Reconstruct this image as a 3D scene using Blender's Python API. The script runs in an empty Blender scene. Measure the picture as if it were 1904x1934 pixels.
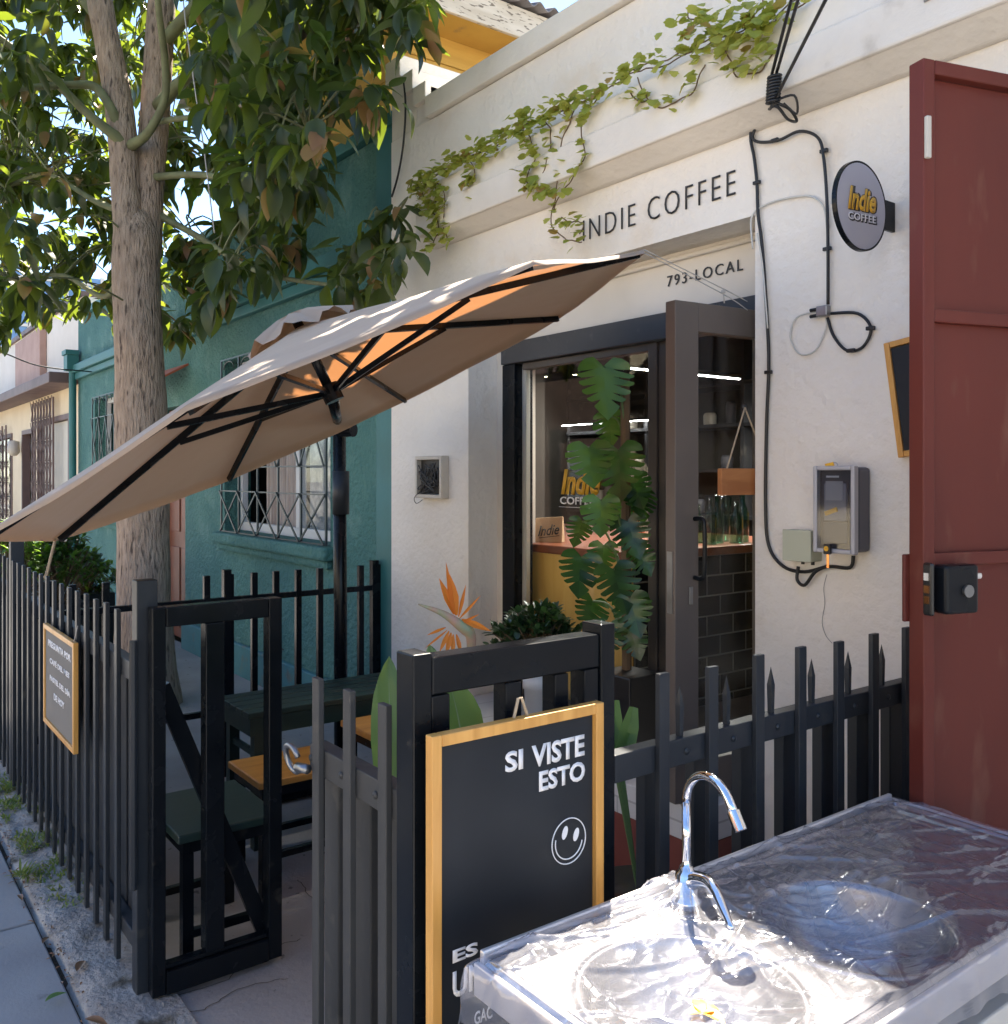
import bpy, bmesh, math, random
from mathutils import Vector, Matrix, noise
R = math.radians
random.seed(7)
scene = bpy.context.scene
col = scene.collection

# ------------------------------------------------------------------ camera, sky, sun, exposure
EYE = 1.6
cam_d = bpy.data.cameras.new('camera'); cam = bpy.data.objects.new('camera', cam_d); col.objects.link(cam)
cam.location = (0, 0, EYE); cam.rotation_euler = (R(90), 0, R(53.2))
cam_d.sensor_fit = 'HORIZONTAL'; cam_d.sensor_width = 36; cam_d.lens = 36*1715/1904
cam_d.shift_y = -70/1904; cam_d.clip_start = 0.05; cam_d.clip_end = 1000
scene.camera = cam
SUN_EL = 57.0
SUN_DIR = Vector((-0.7071*math.cos(R(SUN_EL)), 0.7071*math.cos(R(SUN_EL)), math.sin(R(SUN_EL))))
w = bpy.data.worlds.new('World'); scene.world = w; w.use_nodes = True
nt = w.node_tree; bg = nt.nodes['Background']
sky = nt.nodes.new('ShaderNodeTexSky'); sky.sky_type = 'NISHITA'; sky.sun_disc = False
sky.sun_elevation = R(SUN_EL); sky.sun_rotation = R(-45); sky.altitude = 300; sky.air_density = 1.0; sky.dust_density = 0.3; sky.ozone_density = 3.5
nt.links.new(sky.outputs[0], bg.inputs[0]); bg.inputs[1].default_value = 0.06
sd = bpy.data.lights.new('sun', 'SUN'); sun = bpy.data.objects.new('sun', sd); col.objects.link(sun)
sd.energy = 4.6; sd.angle = R(0.5); sd.color = (1.0, 0.90, 0.75)
sun.rotation_euler = (-SUN_DIR).to_track_quat('-Z', 'Y').to_euler()
scene.view_settings.view_transform = 'Standard'; scene.view_settings.look = 'None'
scene.view_settings.exposure = 2.7; scene.view_settings.gamma = 1.0

# ------------------------------------------------------------------ measuring helper: a sight line met with a real plane or at a real distance
V = Vector((-math.sin(R(53.2)), math.cos(R(53.2)), 0)); RT = Vector((math.cos(R(53.2)), math.sin(R(53.2)), 0)); UP = Vector((0, 0, 1)); C0 = Vector((0, 0, EYE))
def at(x, y, X=None, Y=None, Z=None, d=None):
    r = V + RT*((x-952)/1715) + UP*((897-y)/1715)
    if X is not None: t = X/r.x
    elif Y is not None: t = Y/r.y
    elif Z is not None: t = (Z-EYE)/r.z
    else: t = d
    return C0 + r*t

# ------------------------------------------------------------------ materials
MATS = {}
def nodes_of(name):
    m = bpy.data.materials.new(name); m.use_nodes = True
    t = m.node_tree; p = t.nodes['Principled BSDF']
    return m, t, p
def M(name, col1, rough=.6, col2=None, metal=0.0, vscale=3.0, bump=0.0, bscale=60.0, bdist=.004, stretch=None, spec=.5, col3=None, c3scale=12, c3lo=.6, c3hi=.72, detail=5, island=None, coat=0.0):
    if name in MATS: return MATS[name]
    m, t, p = nodes_of(name); N = t.nodes.new; L = t.links.new
    p.inputs['Roughness'].default_value = rough; p.inputs['Metallic'].default_value = metal
    p.inputs['Specular IOR Level'].default_value = spec; p.inputs['Coat Weight'].default_value = coat
    c1 = (*col1, 1)
    tc = N('ShaderNodeTexCoord'); mp = N('ShaderNodeMapping'); L(tc.outputs['Object'], mp.inputs[0])
    if stretch: mp.inputs['Scale'].default_value = stretch
    out = None
    if col2:
        n = N('ShaderNodeTexNoise'); n.inputs['Scale'].default_value = vscale; n.inputs['Detail'].default_value = detail; L(mp.outputs[0], n.inputs[0])
        cr = N('ShaderNodeMapRange'); cr.inputs[1].default_value = .36; cr.inputs[2].default_value = .64; L(n.outputs[0], cr.inputs[0])
        mx = N('ShaderNodeMix'); mx.data_type = 'RGBA'; L(cr.outputs[0], mx.inputs[0]); mx.inputs[6].default_value = c1; mx.inputs[7].default_value = (*col2, 1)
        out = mx.outputs[2]
        rr = N('ShaderNodeMapRange'); rr.inputs[3].default_value = max(rough-.08, .02); rr.inputs[4].default_value = min(rough+.08, 1); L(n.outputs[0], rr.inputs[0]); L(rr.outputs[0], p.inputs['Roughness'])
    if col3:
        n3 = N('ShaderNodeTexNoise'); n3.inputs['Scale'].default_value = c3scale; n3.inputs['Detail'].default_value = 8; L(mp.outputs[0], n3.inputs[0])
        cr3 = N('ShaderNodeMapRange'); cr3.inputs[1].default_value = c3lo; cr3.inputs[2].default_value = c3hi; L(n3.outputs[0], cr3.inputs[0])
        mx3 = N('ShaderNodeMix'); mx3.data_type = 'RGBA'; L(cr3.outputs[0], mx3.inputs[0])
        if out: L(out, mx3.inputs[6])
        else: mx3.inputs[6].default_value = c1
        mx3.inputs[7].default_value = (*col3, 1); out = mx3.outputs[2]
    if island:
        g = N('ShaderNodeNewGeometry'); mi = N('ShaderNodeMix'); mi.data_type = 'RGBA'; L(g.outputs['Random Per Island'], mi.inputs[0])
        if out: L(out, mi.inputs[6])
        else: mi.inputs[6].default_value = c1
        mi.inputs[7].default_value = (*island, 1); out = mi.outputs[2]
    if out: L(out, p.inputs['Base Color'])
    else: p.inputs['Base Color'].default_value = c1
    if bump:
        nb = N('ShaderNodeTexNoise'); nb.inputs['Scale'].default_value = bscale; nb.inputs['Detail'].default_value = 6; L(mp.outputs[0], nb.inputs[0])
        b = N('ShaderNodeBump'); b.inputs['Strength'].default_value = bump; b.inputs['Distance'].default_value = bdist; L(nb.outputs[0], b.inputs['Height']); L(b.outputs[0], p.inputs['Normal'])
    MATS[name] = m; return m

def leaf_mat(name, c1, c2, trans, brown=None, rough=.38, tw=.42):
    m, t, p = nodes_of(name); N = t.nodes.new; L = t.links.new
    g = N('ShaderNodeNewGeometry'); mi = N('ShaderNodeMix'); mi.data_type = 'RGBA'; L(g.outputs['Random Per Island'], mi.inputs[0]); mi.inputs[6].default_value = (*c1, 1); mi.inputs[7].default_value = (*c2, 1)
    out = mi.outputs[2]
    if brown:
        ma = N('ShaderNodeMath'); ma.operation = 'MULTIPLY'; ma.inputs[1].default_value = 37.7; L(g.outputs['Random Per Island'], ma.inputs[0])
        fr = N('ShaderNodeMath'); fr.operation = 'FRACT'; L(ma.outputs[0], fr.inputs[0])
        gt = N('ShaderNodeMath'); gt.operation = 'GREATER_THAN'; gt.inputs[1].default_value = .93; L(fr.outputs[0], gt.inputs[0])
        mb = N('ShaderNodeMix'); mb.data_type = 'RGBA'; L(gt.outputs[0], mb.inputs[0]); L(out, mb.inputs[6]); mb.inputs[7].default_value = (*brown, 1); out = mb.outputs[2]
    L(out, p.inputs['Base Color']); p.inputs['Roughness'].default_value = rough; p.inputs['Specular IOR Level'].default_value = .45
    tr = N('ShaderNodeBsdfTranslucent'); mt = N('ShaderNodeMix'); mt.data_type = 'RGBA'; mt.inputs[0].default_value = .75; L(out, mt.inputs[6]); mt.inputs[7].default_value = (*trans, 1); L(mt.outputs[2], tr.inputs[0])
    ms = N('ShaderNodeMixShader'); ms.inputs[0].default_value = tw; L(p.outputs[0], ms.inputs[1]); L(tr.outputs[0], ms.inputs[2])
    L(ms.outputs[0], t.nodes['Material Output'].inputs[0]); return m

def glass_mat(name, tint=(.85, .88, .88), base=.06, rough=.01):
    m, t, p = nodes_of(name); N = t.nodes.new; L = t.links.new; t.nodes.remove(p)
    tr = N('ShaderNodeBsdfTransparent'); tr.inputs[0].default_value = (*tint, 1)
    gl = N('ShaderNodeBsdfGlossy'); gl.inputs['Roughness'].default_value = rough
    lw = N('ShaderNodeLayerWeight'); lw.inputs[0].default_value = .5
    pw = N('ShaderNodeMath'); pw.operation = 'POWER'; pw.inputs[1].default_value = 4.5; L(lw.outputs['Facing'], pw.inputs[0])
    ad = N('ShaderNodeMath'); ad.inputs[1].default_value = base; L(pw.outputs[0], ad.inputs[0])
    ms = N('ShaderNodeMixShader'); L(ad.outputs[0], ms.inputs[0]); L(tr.outputs[0], ms.inputs[1]); L(gl.outputs[0], ms.inputs[2]); L(ms.outputs[0], t.nodes['Material Output'].inputs[0])
    return m

def emit_mat(name, c, s):
    m, t, p = nodes_of(name); p.inputs['Base Color'].default_value = (*c, 1); p.inputs['Emission Color'].default_value = (*c, 1); p.inputs['Emission Strength'].default_value = s; return m

def brick_mat(name, c1, c2, mortar, bw, rh, ms=.01, rough=.3, axis='YZ', bump=.3):
    m, t, p = nodes_of(name); N = t.nodes.new; L = t.links.new
    tc = N('ShaderNodeTexCoord'); sp = N('ShaderNodeSeparateXYZ'); L(tc.outputs['Object'], sp.inputs[0])
    cb = N('ShaderNodeCombineXYZ'); L(sp.outputs[axis[0]], cb.inputs[0]); L(sp.outputs[axis[1]], cb.inputs[1])
    b = N('ShaderNodeTexBrick'); L(cb.outputs[0], b.inputs[0]); b.inputs['Scale'].default_value = 1; b.inputs['Brick Width'].default_value = bw; b.inputs['Row Height'].default_value = rh
    b.inputs['Mortar Size'].default_value = ms; b.inputs['Color1'].default_value = (*c1, 1); b.inputs['Color2'].default_value = (*c2, 1); b.inputs['Mortar'].default_value = (*mortar, 1)
    L(b.outputs[0], p.inputs['Base Color']); p.inputs['Roughness'].default_value = rough
    bu = N('ShaderNodeBump'); bu.inputs['Strength'].default_value = bump; bu.inputs['Distance'].default_value = .003; bu.invert = True; L(b.outputs['Fac'], bu.inputs['Height']); L(bu.outputs[0], p.inputs['Normal'])
    return m

def wood_mat(name, c1, c2, rough=.45, scale=(1, 1, 12), vs=2.2):
    m, t, p = nodes_of(name); N = t.nodes.new; L = t.links.new
    tc = N('ShaderNodeTexCoord'); mp = N('ShaderNodeMapping'); mp.inputs['Scale'].default_value = scale; L(tc.outputs['Object'], mp.inputs[0])
    n = N('ShaderNodeTexNoise'); n.inputs['Scale'].default_value = vs; n.inputs['Detail'].default_value = 9; n.inputs['Distortion'].default_value = .7; L(mp.outputs[0], n.inputs[0])
    cr = N('ShaderNodeMapRange'); cr.inputs[1].default_value = .35; cr.inputs[2].default_value = .65; L(n.outputs[0], cr.inputs[0])
    mx = N('ShaderNodeMix'); mx.data_type = 'RGBA'; L(cr.outputs[0], mx.inputs[0]); mx.inputs[6].default_value = (*c1, 1); mx.inputs[7].default_value = (*c2, 1)
    L(mx.outputs[2], p.inputs['Base Color']); p.inputs['Roughness'].default_value = rough
    b = N('ShaderNodeBump'); b.inputs['Strength'].default_value = .15; b.inputs['Distance'].default_value = .002; L(n.outputs[0], b.inputs['Height']); L(b.outputs[0], p.inputs['Normal'])
    return m

white_wall = M("cafe_stucco", (.80, .755, .69), .88, (.73, .675, .60), vscale=1.6, bump=.8, bscale=30, bdist=.011, col3=(.66, .55, .42), c3scale=2.6, c3lo=.60, c3hi=.84)
white_trim = M('cafe_trim_plaster', (.74, .70, .64), .85, (.66, .62, .56), vscale=2.5, bump=.6, bscale=26, bdist=.008, col3=(.42, .38, .33), c3scale=5, c3lo=.67, c3hi=.84)
lintel_paint = M('lintel_paint', (.72, .665, .59), .8, (.62, .57, .50), vscale=2, bump=.12, bscale=50, bdist=.003)
raw_concrete = M('broken_concrete', (.34, .33, .31), .95, (.22, .21, .2), vscale=14, bump=.9, bscale=45, bdist=.02)
teal_wall = M('teal_stucco', (.075, .205, .185), .8, (.056, .17, .158), vscale=2.2, bump=1.0, bscale=34, bdist=.035, col3=(.16, .30, .27), c3scale=3.3, c3lo=.56, c3hi=.8)
teal_dark = M('teal_trim', (.03, .14, .135), .55, (.04, .17, .175), vscale=3, bump=.25, bscale=50)
teal_plinth = M('teal_plinth_paint', (.055, .19, .215), .7, (.045, .16, .185), vscale=3, bump=.5, bscale=36, bdist=.006, col3=(.12, .13, .12), c3scale=7, c3lo=.56, c3hi=.7)
cream_wall = M('cream_plaster', (.78, .66, .46), .85, (.72, .60, .41), vscale=2, bump=.2, bscale=40)
pale_wall = M('pale_plaster', (.78, .72, .64), .85, (.72, .66, .58), vscale=2, bump=.2, bscale=40)
brown_trim = M('brown_painted_metal', (.16, .10, .09), .6, (.13, .085, .08), vscale=4)
pink_panel = M('rusty_pink_panel', (.48, .31, .25), .75, (.42, .26, .21), vscale=4)
red_brown = M('red_brown_door_paint', (.20, .06, .03), .5, (.16, .05, .025), vscale=5)
yellow_board = M('yellow_board_paint', (.62, .36, .07), .7, (.55, .31, .055), vscale=3, stretch=(1, 1, 8), col3=(.3, .2, .1), c3scale=6, c3lo=.68, c3hi=.8)
peeling = M('peeling_cream_paint', (.66, .58, .47), .8, (.55, .47, .36), vscale=6, stretch=(3, .6, 3), col3=(.2, .16, .12), c3scale=22, c3lo=.58, c3hi=.62, bump=.4, bscale=30)
corr = M('weathered_fibre_cement_roof', (.23, .21, .21), .85, (.15, .14, .15), vscale=5, bump=.3, bscale=40)
fence_metal = M('charcoal_fence_paint', (.029, .033, .039), .42, (.022, .026, .032), vscale=5, bump=.12, bscale=30, spec=.3, col3=(.06, .058, .052), c3scale=11, c3lo=.62, c3hi=.76)
fence_black = M('black_frame_paint', (.0045, .006, .008), .26, (.007, .009, .012), vscale=6, bump=.08, bscale=22, spec=.22, col3=(.03, .028, .025), c3scale=13, c3lo=.66, c3hi=.74)
galv = M('galvanised_steel', (.24, .245, .25), .35, (.3, .31, .33), metal=.9, vscale=14)
green_paint = M('dark_green_paint', (.012, .028, .024), .4, (.016, .036, .03), vscale=6, bump=.15, bscale=20, stretch=(1, .2, 1))
red_gate = M('maroon_gate_paint', (.135, .026, .017), .5, (.10, .02, .014), vscale=2.2, stretch=(1, 1, .35), bump=.22, bscale=9, bdist=.005, spec=.3, col3=(.155, .052, .034), c3scale=12, c3lo=.60, c3hi=.74)
asphalt = M('asphalt', (.05, .05, .052), .9, (.065, .063, .06), vscale=20, bump=.5, bscale=120)
sidewalk_m = M('sidewalk_concrete', (.34, .335, .335), .9, (.27, .265, .27), vscale=2.5, bump=.35, bscale=90, bdist=.003, col3=(.12, .11, .10), c3scale=9, c3lo=.64, c3hi=.74)
patio_m = M('patio_concrete', (.34, .305, .29), .88, (.26, .235, .225), vscale=2.2, bump=.6, bscale=60, bdist=.005, col3=(.12, .11, .105), c3scale=26, c3lo=.66, c3hi=.72)
rough_m = M('rough_mortar', (.38, .36, .34), .95, (.25, .23, .215), vscale=9, bump=1, bscale=55, bdist=.012, col3=(.09, .075, .055), c3scale=6, c3lo=.58, c3hi=.68)
soil_m = M('dark_soil', (.06, .045, .03), 1, (.03, .024, .018), vscale=20, bump=1, bscale=80, bdist=.01)
bark = M('tree_bark', (.50, .375, .285), .9, (.37, .27, .20), vscale=9, stretch=(4, 4, .9), bump=1.0, bscale=16, bdist=.035, col3=(.12, .085, .065), c3scale=10, c3lo=.56, c3hi=.68, detail=9)
green_bark = M('green_young_bark', (.20, .21, .10), .7, (.15, .15, .075), vscale=12, bump=.2, bscale=40)
bamboo = wood_mat('bamboo_frame_wood', (.70, .37, .10), (.56, .27, .06), .4, (14, 14, 1.2))
bench_wood = wood_mat('orange_bench_wood', (.58, .27, .06), (.45, .19, .04), .38, (10, 1, 10))
plywood = wood_mat('counter_plywood', (.93, .58, .17), (.80, .45, .11), .42, (7, 7, .7))
counter_top = wood_mat('red_brown_countertop', (.30, .09, .04), (.22, .065, .03), .35, (2, 10, 10))
rustic = wood_mat('rustic_sign_wood', (.50, .21, .07), (.36, .13, .04), .5, (9, 1.2, 9))
chalk = M('chalkboard_black', (.012, .015, .020), .5, (.017, .021, .027), vscale=4, spec=.28)
chalk_grey = M('board_grey_felt', (.17, .16, .15), .7, (.15, .14, .13), vscale=4)
white_vinyl = M('white_vinyl', (.78, .78, .80), .5)
black_vinyl = M('black_vinyl', (.02, .02, .022), .5)
yellow_vinyl = M('yellow_vinyl', (.75, .42, .03), .45)
sign_lilac = M('sign_face_grey', (.50, .49, .54), .4)
cable_black = M('black_cable_rubber', (.012, .012, .013), .45)
cable_white = M('white_cable_plastic', (.55, .54, .5), .5)
rope_m = M('natural_rope', (.48, .38, .26), .9, (.36, .28, .19), vscale=60)
rope_white = M('white_cord', (.42, .4, .37), .8)
chrome = M('chrome', (.86, .87, .89), .06, metal=1)
steel = M('stainless_steel', (.33, .33, .35), .26, (.28, .28, .30), metal=1, vscale=2, stretch=(1, 18, 1), bump=.03, bscale=30)
cabinet_m = M('cream_cabinet_panel', (.66, .62, .56), .6, (.62, .58, .52), vscale=3)
pot_white = M('white_plastic_pot', (.62, .65, .70), .5)
pot_black = M('black_planter', (.012, .013, .016), .35)
alu_brown = M('brown_grey_aluminium', (.075, .062, .054), .42, (.062, .052, .046), metal=.1, vscale=3, spec=.3)
alu_dark = M('dark_steel_beam', (.028, .030, .036), .55, (.04, .04, .044), vscale=6, bump=.3, bscale=12, bdist=.004, col3=(.09, .085, .08), c3scale=8, c3lo=.6, c3hi=.7)
alu_light = M('light_aluminium_strip', (.55, .53, .47), .4, metal=.3)
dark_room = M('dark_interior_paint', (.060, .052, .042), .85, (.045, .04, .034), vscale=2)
room_grey = M('grey_interior_paint', (.16, .15, .135), .8)
black_tile = brick_mat('black_subway_tile', (.012, .013, .015), (.02, .021, .024), (.22, .22, .21), .2, .1, .004, .12)
floor_tile = M('shop_floor_concrete', (.16, .155, .15), .5, (.13, .125, .12), vscale=4)
step_brick = brick_mat('painted_white_brick', (.62, .61, .6), (.56, .55, .54), (.40, .39, .38), .22, .07, .004, .7, 'XZ')
red_plinth = M('red_plinth_paint', (.20, .05, .035), .7, (.16, .04, .03), vscale=5)
kraft = M('kraft_paper', (.50, .33, .19), .8, (.45, .29, .165), vscale=6, bump=.2, bscale=15)
copper = M('polished_copper', (.80, .36, .14), .14, metal=1)
bottle_glass = glass_mat('green_bottle_glass', (.35, .62, .52), .08)
clear_plastic = glass_mat('clear_cover_plastic', (.78, .80, .83), .05, .08)
shop_glass = glass_mat('shop_glass', (.90, .92, .92), .022, .004)
meter_grey = M('meter_box_grey', (.10, .10, .12), .5)
meter_pale = M('meter_rim_grey', (.42, .42, .45), .35)
box_green = M('junction_box_green_grey', (.46, .48, .37), .5)
ivory = M('ivory_plastic', (.58, .53, .45), .5, (.52, .47, .4), vscale=10)
led = emit_mat('led_strip_light', (1, .97, .92), 14)
lamp_warm = emit_mat('warm_spot_lamp', (1, .82, .45), 7)
orange_petal = leaf_mat('orange_petal', (.75, .24, .03), (.62, .16, .03), (1, .45, .05), rough=.5)
beak_m = M('flower_beak', (.22, .30, .16), .5, (.44, .25, .18), vscale=22)
tree_leaf = leaf_mat('tree_leaf', (.018, .038, .018), (.042, .060, .028), (.38, .50, .03), brown=(.24, .12, .06), tw=.29)
shrub_leaf = leaf_mat('shrub_leaf', (.04, .10, .03), (.02, .05, .02), (.3, .5, .05))
ivy_leaf = leaf_mat('ivy_leaf', (.20, .27, .05), (.44, .45, .12), (.7, .7, .1), rough=.5, brown=(.30, .16, .08))
monstera_leaf = leaf_mat('monstera_leaf', (.035, .095, .025), (.012, .038, .018), (.2, .45, .04), rough=.26, tw=.14)
monstera_bright = leaf_mat('monstera_bright_leaf', (.06, .15, .032), (.045, .115, .03), (.3, .55, .04), rough=.28, tw=.2)
jade_leaf = leaf_mat('jade_leaf', (.022, .055, .022), (.035, .075, .03), (.1, .25, .03), rough=.3, tw=.1)
paradise_leaf = leaf_mat('paradise_leaf', (.13, .22, .13), (.13, .24, .09), (.4, .65, .1), rough=.4, tw=.4)
weed_m = leaf_mat('weed_leaf', (.10, .19, .04), (.22, .22, .05), (.4, .5, .1))
stem_m = M('brown_stem', (.14, .09, .05), .8)
stem_green = M('green_stem', (.10, .17, .06), .6)
dry_leaf = leaf_mat('dry_leaf', (.22, .09, .045), (.30, .17, .08), (.3, .15, .05), tw=.1)
curtain_m = M('lace_curtain', (.55, .5, .47), .9, (.40, .33, .30), vscale=3, stretch=(14, 14, .6))
lace_m = M('patterned_blind', (.62, .63, .66), .9, (.28, .30, .35), vscale=13, detail=3)
pvc = M('white_window_pvc', (.72, .72, .73), .4)
grille_m = M('green_black_grille', (.035, .05, .055), .4)

# fabric of the parasol: light goes through it
def canopy_material():
    m, t, p = nodes_of('parasol_fabric'); N = t.nodes.new; L = t.links.new
    p.inputs['Base Color'].default_value = (.38, .29, .215, 1); p.inputs['Roughness'].default_value = .75; p.inputs['Sheen Weight'].default_value = .3
    tc = N('ShaderNodeTexCoord'); n = N('ShaderNodeTexNoise'); n.inputs['Scale'].default_value = 3.5; L(tc.outputs['Object'], n.inputs[0])
    b = N('ShaderNodeBump'); b.inputs['Strength'].default_value = .35; b.inputs['Distance'].default_value = .03; L(n.outputs[0], b.inputs['Height']); L(b.outputs[0], p.inputs['Normal'])
    tr = N('ShaderNodeBsdfTranslucent'); tr.inputs[0].default_value = (.66, .28, .10, 1)
    ms = N('ShaderNodeMixShader'); ms.inputs[0].default_value = .17; L(p.outputs[0], ms.inputs[1]); L(tr.outputs[0], ms.inputs[2]); L(ms.outputs[0], t.nodes['Material Output'].inputs[0]); return m
canopy_m = canopy_material()

def wrap_material():
    m, t, p = nodes_of('clear_plastic_film'); N = t.nodes.new; L = t.links.new; t.nodes.remove(p)
    tr = N('ShaderNodeBsdfTransparent'); tr.inputs[0].default_value = (.93, .93, .96, 1)
    gl = N('ShaderNodeBsdfGlossy'); gl.inputs['Roughness'].default_value = .16; gl.inputs[0].default_value = (.95, .95, 1, 1)
    df = N('ShaderNodeBsdfDiffuse'); df.inputs[0].default_value = (.72, .72, .78, 1)
    tc = N('ShaderNodeTexCoord'); mp = N('ShaderNodeMapping'); mp.inputs['Scale'].default_value = (7, 2.5, 5); mp.inputs['Rotation'].default_value = (0, 0, .5); L(tc.outputs['Object'], mp.inputs[0])
    n = N('ShaderNodeTexNoise'); n.inputs['Scale'].default_value = 2.2; n.inputs['Detail'].default_value = 4; n.inputs['Distortion'].default_value = 1.6; L(mp.outputs[0], n.inputs[0])
    b = N('ShaderNodeBump'); b.inputs['Strength'].default_value = .5; b.inputs['Distance'].default_value = .008; L(n.outputs[0], b.inputs['Height']); L(b.outputs[0], gl.inputs['Normal'])
    f = N('ShaderNodeLayerWeight'); f.inputs[0].default_value = .5; L(b.outputs[0], f.inputs['Normal'])
    fp = N('ShaderNodeMath'); fp.operation = 'POWER'; fp.inputs[1].default_value = 3.5; L(f.outputs['Facing'], fp.inputs[0])
    ad = N('ShaderNodeMath'); ad.operation = 'ADD'; ad.inputs[1].default_value = .085; L(fp.outputs[0], ad.inputs[0])
    m1 = N('ShaderNodeMixShader'); m1.inputs[0].default_value = .11; L(tr.outputs[0], m1.inputs[1]); L(df.outputs[0], m1.inputs[2])
    m2 = N('ShaderNodeMixShader'); L(ad.outputs[0], m2.inputs[0]); L(m1.outputs[0], m2.inputs[1]); L(gl.outputs[0], m2.inputs[2]); L(m2.outputs[0], t.nodes['Material Output'].inputs[0]); return m
film_m = wrap_material()

# ------------------------------------------------------------------ mesh builder
class MB:
    def __init__(s): s.v = []; s.f = []
    def add(s, vs, fs):
        o = len(s.v); s.v += [tuple(x) for x in vs]; s.f += [tuple(i+o for i in f) for f in fs]; return s
    def box(s, x0, y0, z0, x1, y1, z1):
        x0, x1 = sorted((x0, x1)); y0, y1 = sorted((y0, y1)); z0, z1 = sorted((z0, z1))
        return s.add([(x0, y0, z0), (x1, y0, z0), (x1, y1, z0), (x0, y1, z0), (x0, y0, z1), (x1, y0, z1), (x1, y1, z1), (x0, y1, z1)],
                     [(0, 3, 2, 1), (4, 5, 6, 7), (0, 1, 5, 4), (1, 2, 6, 5), (2, 3, 7, 6), (3, 0, 4, 7)])
    def obox(s, c, a, b, n, la, lb, ln):   # centre, three axes, full sizes
        c, a, b, n = Vector(c), Vector(a).normalized()*la/2, Vector(b).normalized()*lb/2, Vector(n).normalized()*ln/2
        return s.add([c-a-b-n, c+a-b-n, c+a+b-n, c-a+b-n, c-a-b+n, c+a-b+n, c+a+b+n, c-a+b+n],
                     [(0, 3, 2, 1), (4, 5, 6, 7), (0, 1, 5, 4), (1, 2, 6, 5), (2, 3, 7, 6), (3, 0, 4, 7)])
    def bar(s, p, q, w_, h=None, up=(0, 0, 1)):
        p, q = Vector(p), Vector(q); d = q-p
        if d.length < 1e-6: return s
        u = Vector(up); a = d.cross(u)
        if a.length < 1e-4: a = d.cross(Vector((1, 0, 0)))
        b = a.cross(d)
        return s.obox((p+q)/2, d, a, b, d.length, w_, h or w_)
    def tube(s, pts, r, n=8, caps=True):
        pts = [Vector(p) for p in pts]; k = len(pts)
        rs = r if isinstance(r, (list, tuple)) else [r]*k
        o = len(s.v); prev = None
        for i, p in enumerate(pts):
            d = (pts[min(i+1, k-1)]-pts[max(i-1, 0)])
            d = d.normalized() if d.length > 1e-9 else Vector((0, 0, 1))
            if prev is None:
                a = d.orthogonal().normalized()
            else:
                a = prev-d*prev.dot(d)
                a = a.normalized() if a.length > 1e-6 else d.orthogonal().normalized()
            prev = a; b = d.cross(a)
            for j in range(n):
                t = 2*math.pi*j/n; s.v.append(tuple(p+(a*math.cos(t)+b*math.sin(t))*rs[i]))
        for i in range(k-1):
            for j in range(n):
                j2 = (j+1) % n; s.f.append((o+i*n+j, o+i*n+j2, o+(i+1)*n+j2, o+(i+1)*n+j))
        if caps: s.f.append(tuple(o+j for j in range(n))[::-1]); s.f.append(tuple(o+(k-1)*n+j for j in range(n)))
        return s
    def lathe(s, c, prof, n=24, axis='Z'):
        c = Vector(c); o = len(s.v); k = len(prof)
        for (r, z) in prof:
            for j in range(n):
                t = 2*math.pi*j/n
                if axis == 'Z': s.v.append(tuple(c+Vector((r*math.cos(t), r*math.sin(t), z))))
                elif axis == 'X': s.v.append(tuple(c+Vector((z, r*math.cos(t), r*math.sin(t)))))
                else: s.v.append(tuple(c+Vector((r*math.cos(t), z, r*math.sin(t)))))
        for i in range(k-1):
            for j in range(n):
                j2 = (j+1) % n; s.f.append((o+i*n+j, o+i*n+j2, o+(i+1)*n+j2, o+(i+1)*n+j))
        return s
    def poly(s, pts, n, th):     # flat polygon given thickness along n
        n = Vector(n).normalized()*th; k = len(pts); pts = [Vector(p) for p in pts]
        return s.add(pts+[p+n for p in pts], [tuple(range(k)), tuple(range(2*k-1, k-1, -1))]+[(i, i+k, (i+1) % k+k, (i+1) % k) for i in range(k)])
    def build(s, name, mat, parent=None, smooth=False, bevel=0, recalc=True, props=None):
        me = bpy.data.meshes.new(name); me.from_pydata(s.v, [], s.f); me.update()
        if recalc:
            bm = bmesh.new(); bm.from_mesh(me); bmesh.ops.recalc_face_normals(bm, faces=bm.faces); bm.to_mesh(me); bm.free()
        if smooth:
            for p in me.polygons: p.use_smooth = True
        me.materials.append(mat)
        o = bpy.data.objects.new(name, me); col.objects.link(o)
        if parent is not None: o.parent = parent; o.matrix_parent_inverse = base_inv(parent)
        if bevel:
            b = o.modifiers.new('bevel', 'BEVEL'); b.width = bevel; b.segments = 2; b.limit_method = 'ANGLE'; b.harden_normals = False
        if props:
            for k, v_ in props.items(): o[k] = v_
        return o
def base_inv(p):
    return Matrix.Identity(4) if p.parent is not None or p.type == 'MESH' else Matrix.Translation(p.location).inverted()
def thing(name, label, cat, loc=(0, 0, 0), group=None):
    o = bpy.data.objects.new(name, None); o.empty_display_size = .1; col.objects.link(o); o.location = loc
    o['label'] = label; o['category'] = cat
    if group: o['group'] = group
    return o
def tag(o, label, cat, group=None):
    o['label'] = label; o['category'] = cat
    if group: o['group'] = group
    return o
def struct(o): o['kind'] = 'structure'; return o
def stuff(o, label=None, cat=None):
    o['kind'] = 'stuff'
    if label: o['label'] = label; o['category'] = cat
    return o
def smoothpath(pts, n=6):
    pts = [Vector(p) for p in pts]; out = []
    P = [pts[0]]+pts+[pts[-1]]
    for i in range(1, len(P)-2):
        for k in range(n):
            t = k/n; a, b, c, d = P[i-1], P[i], P[i+1], P[i+2]
            out.append(.5*((2*b)+(-a+c)*t+(2*a-5*b+4*c-d)*t*t+(-a+3*b-3*c+d)*t**3))
    out.append(pts[-1]); return out
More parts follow.
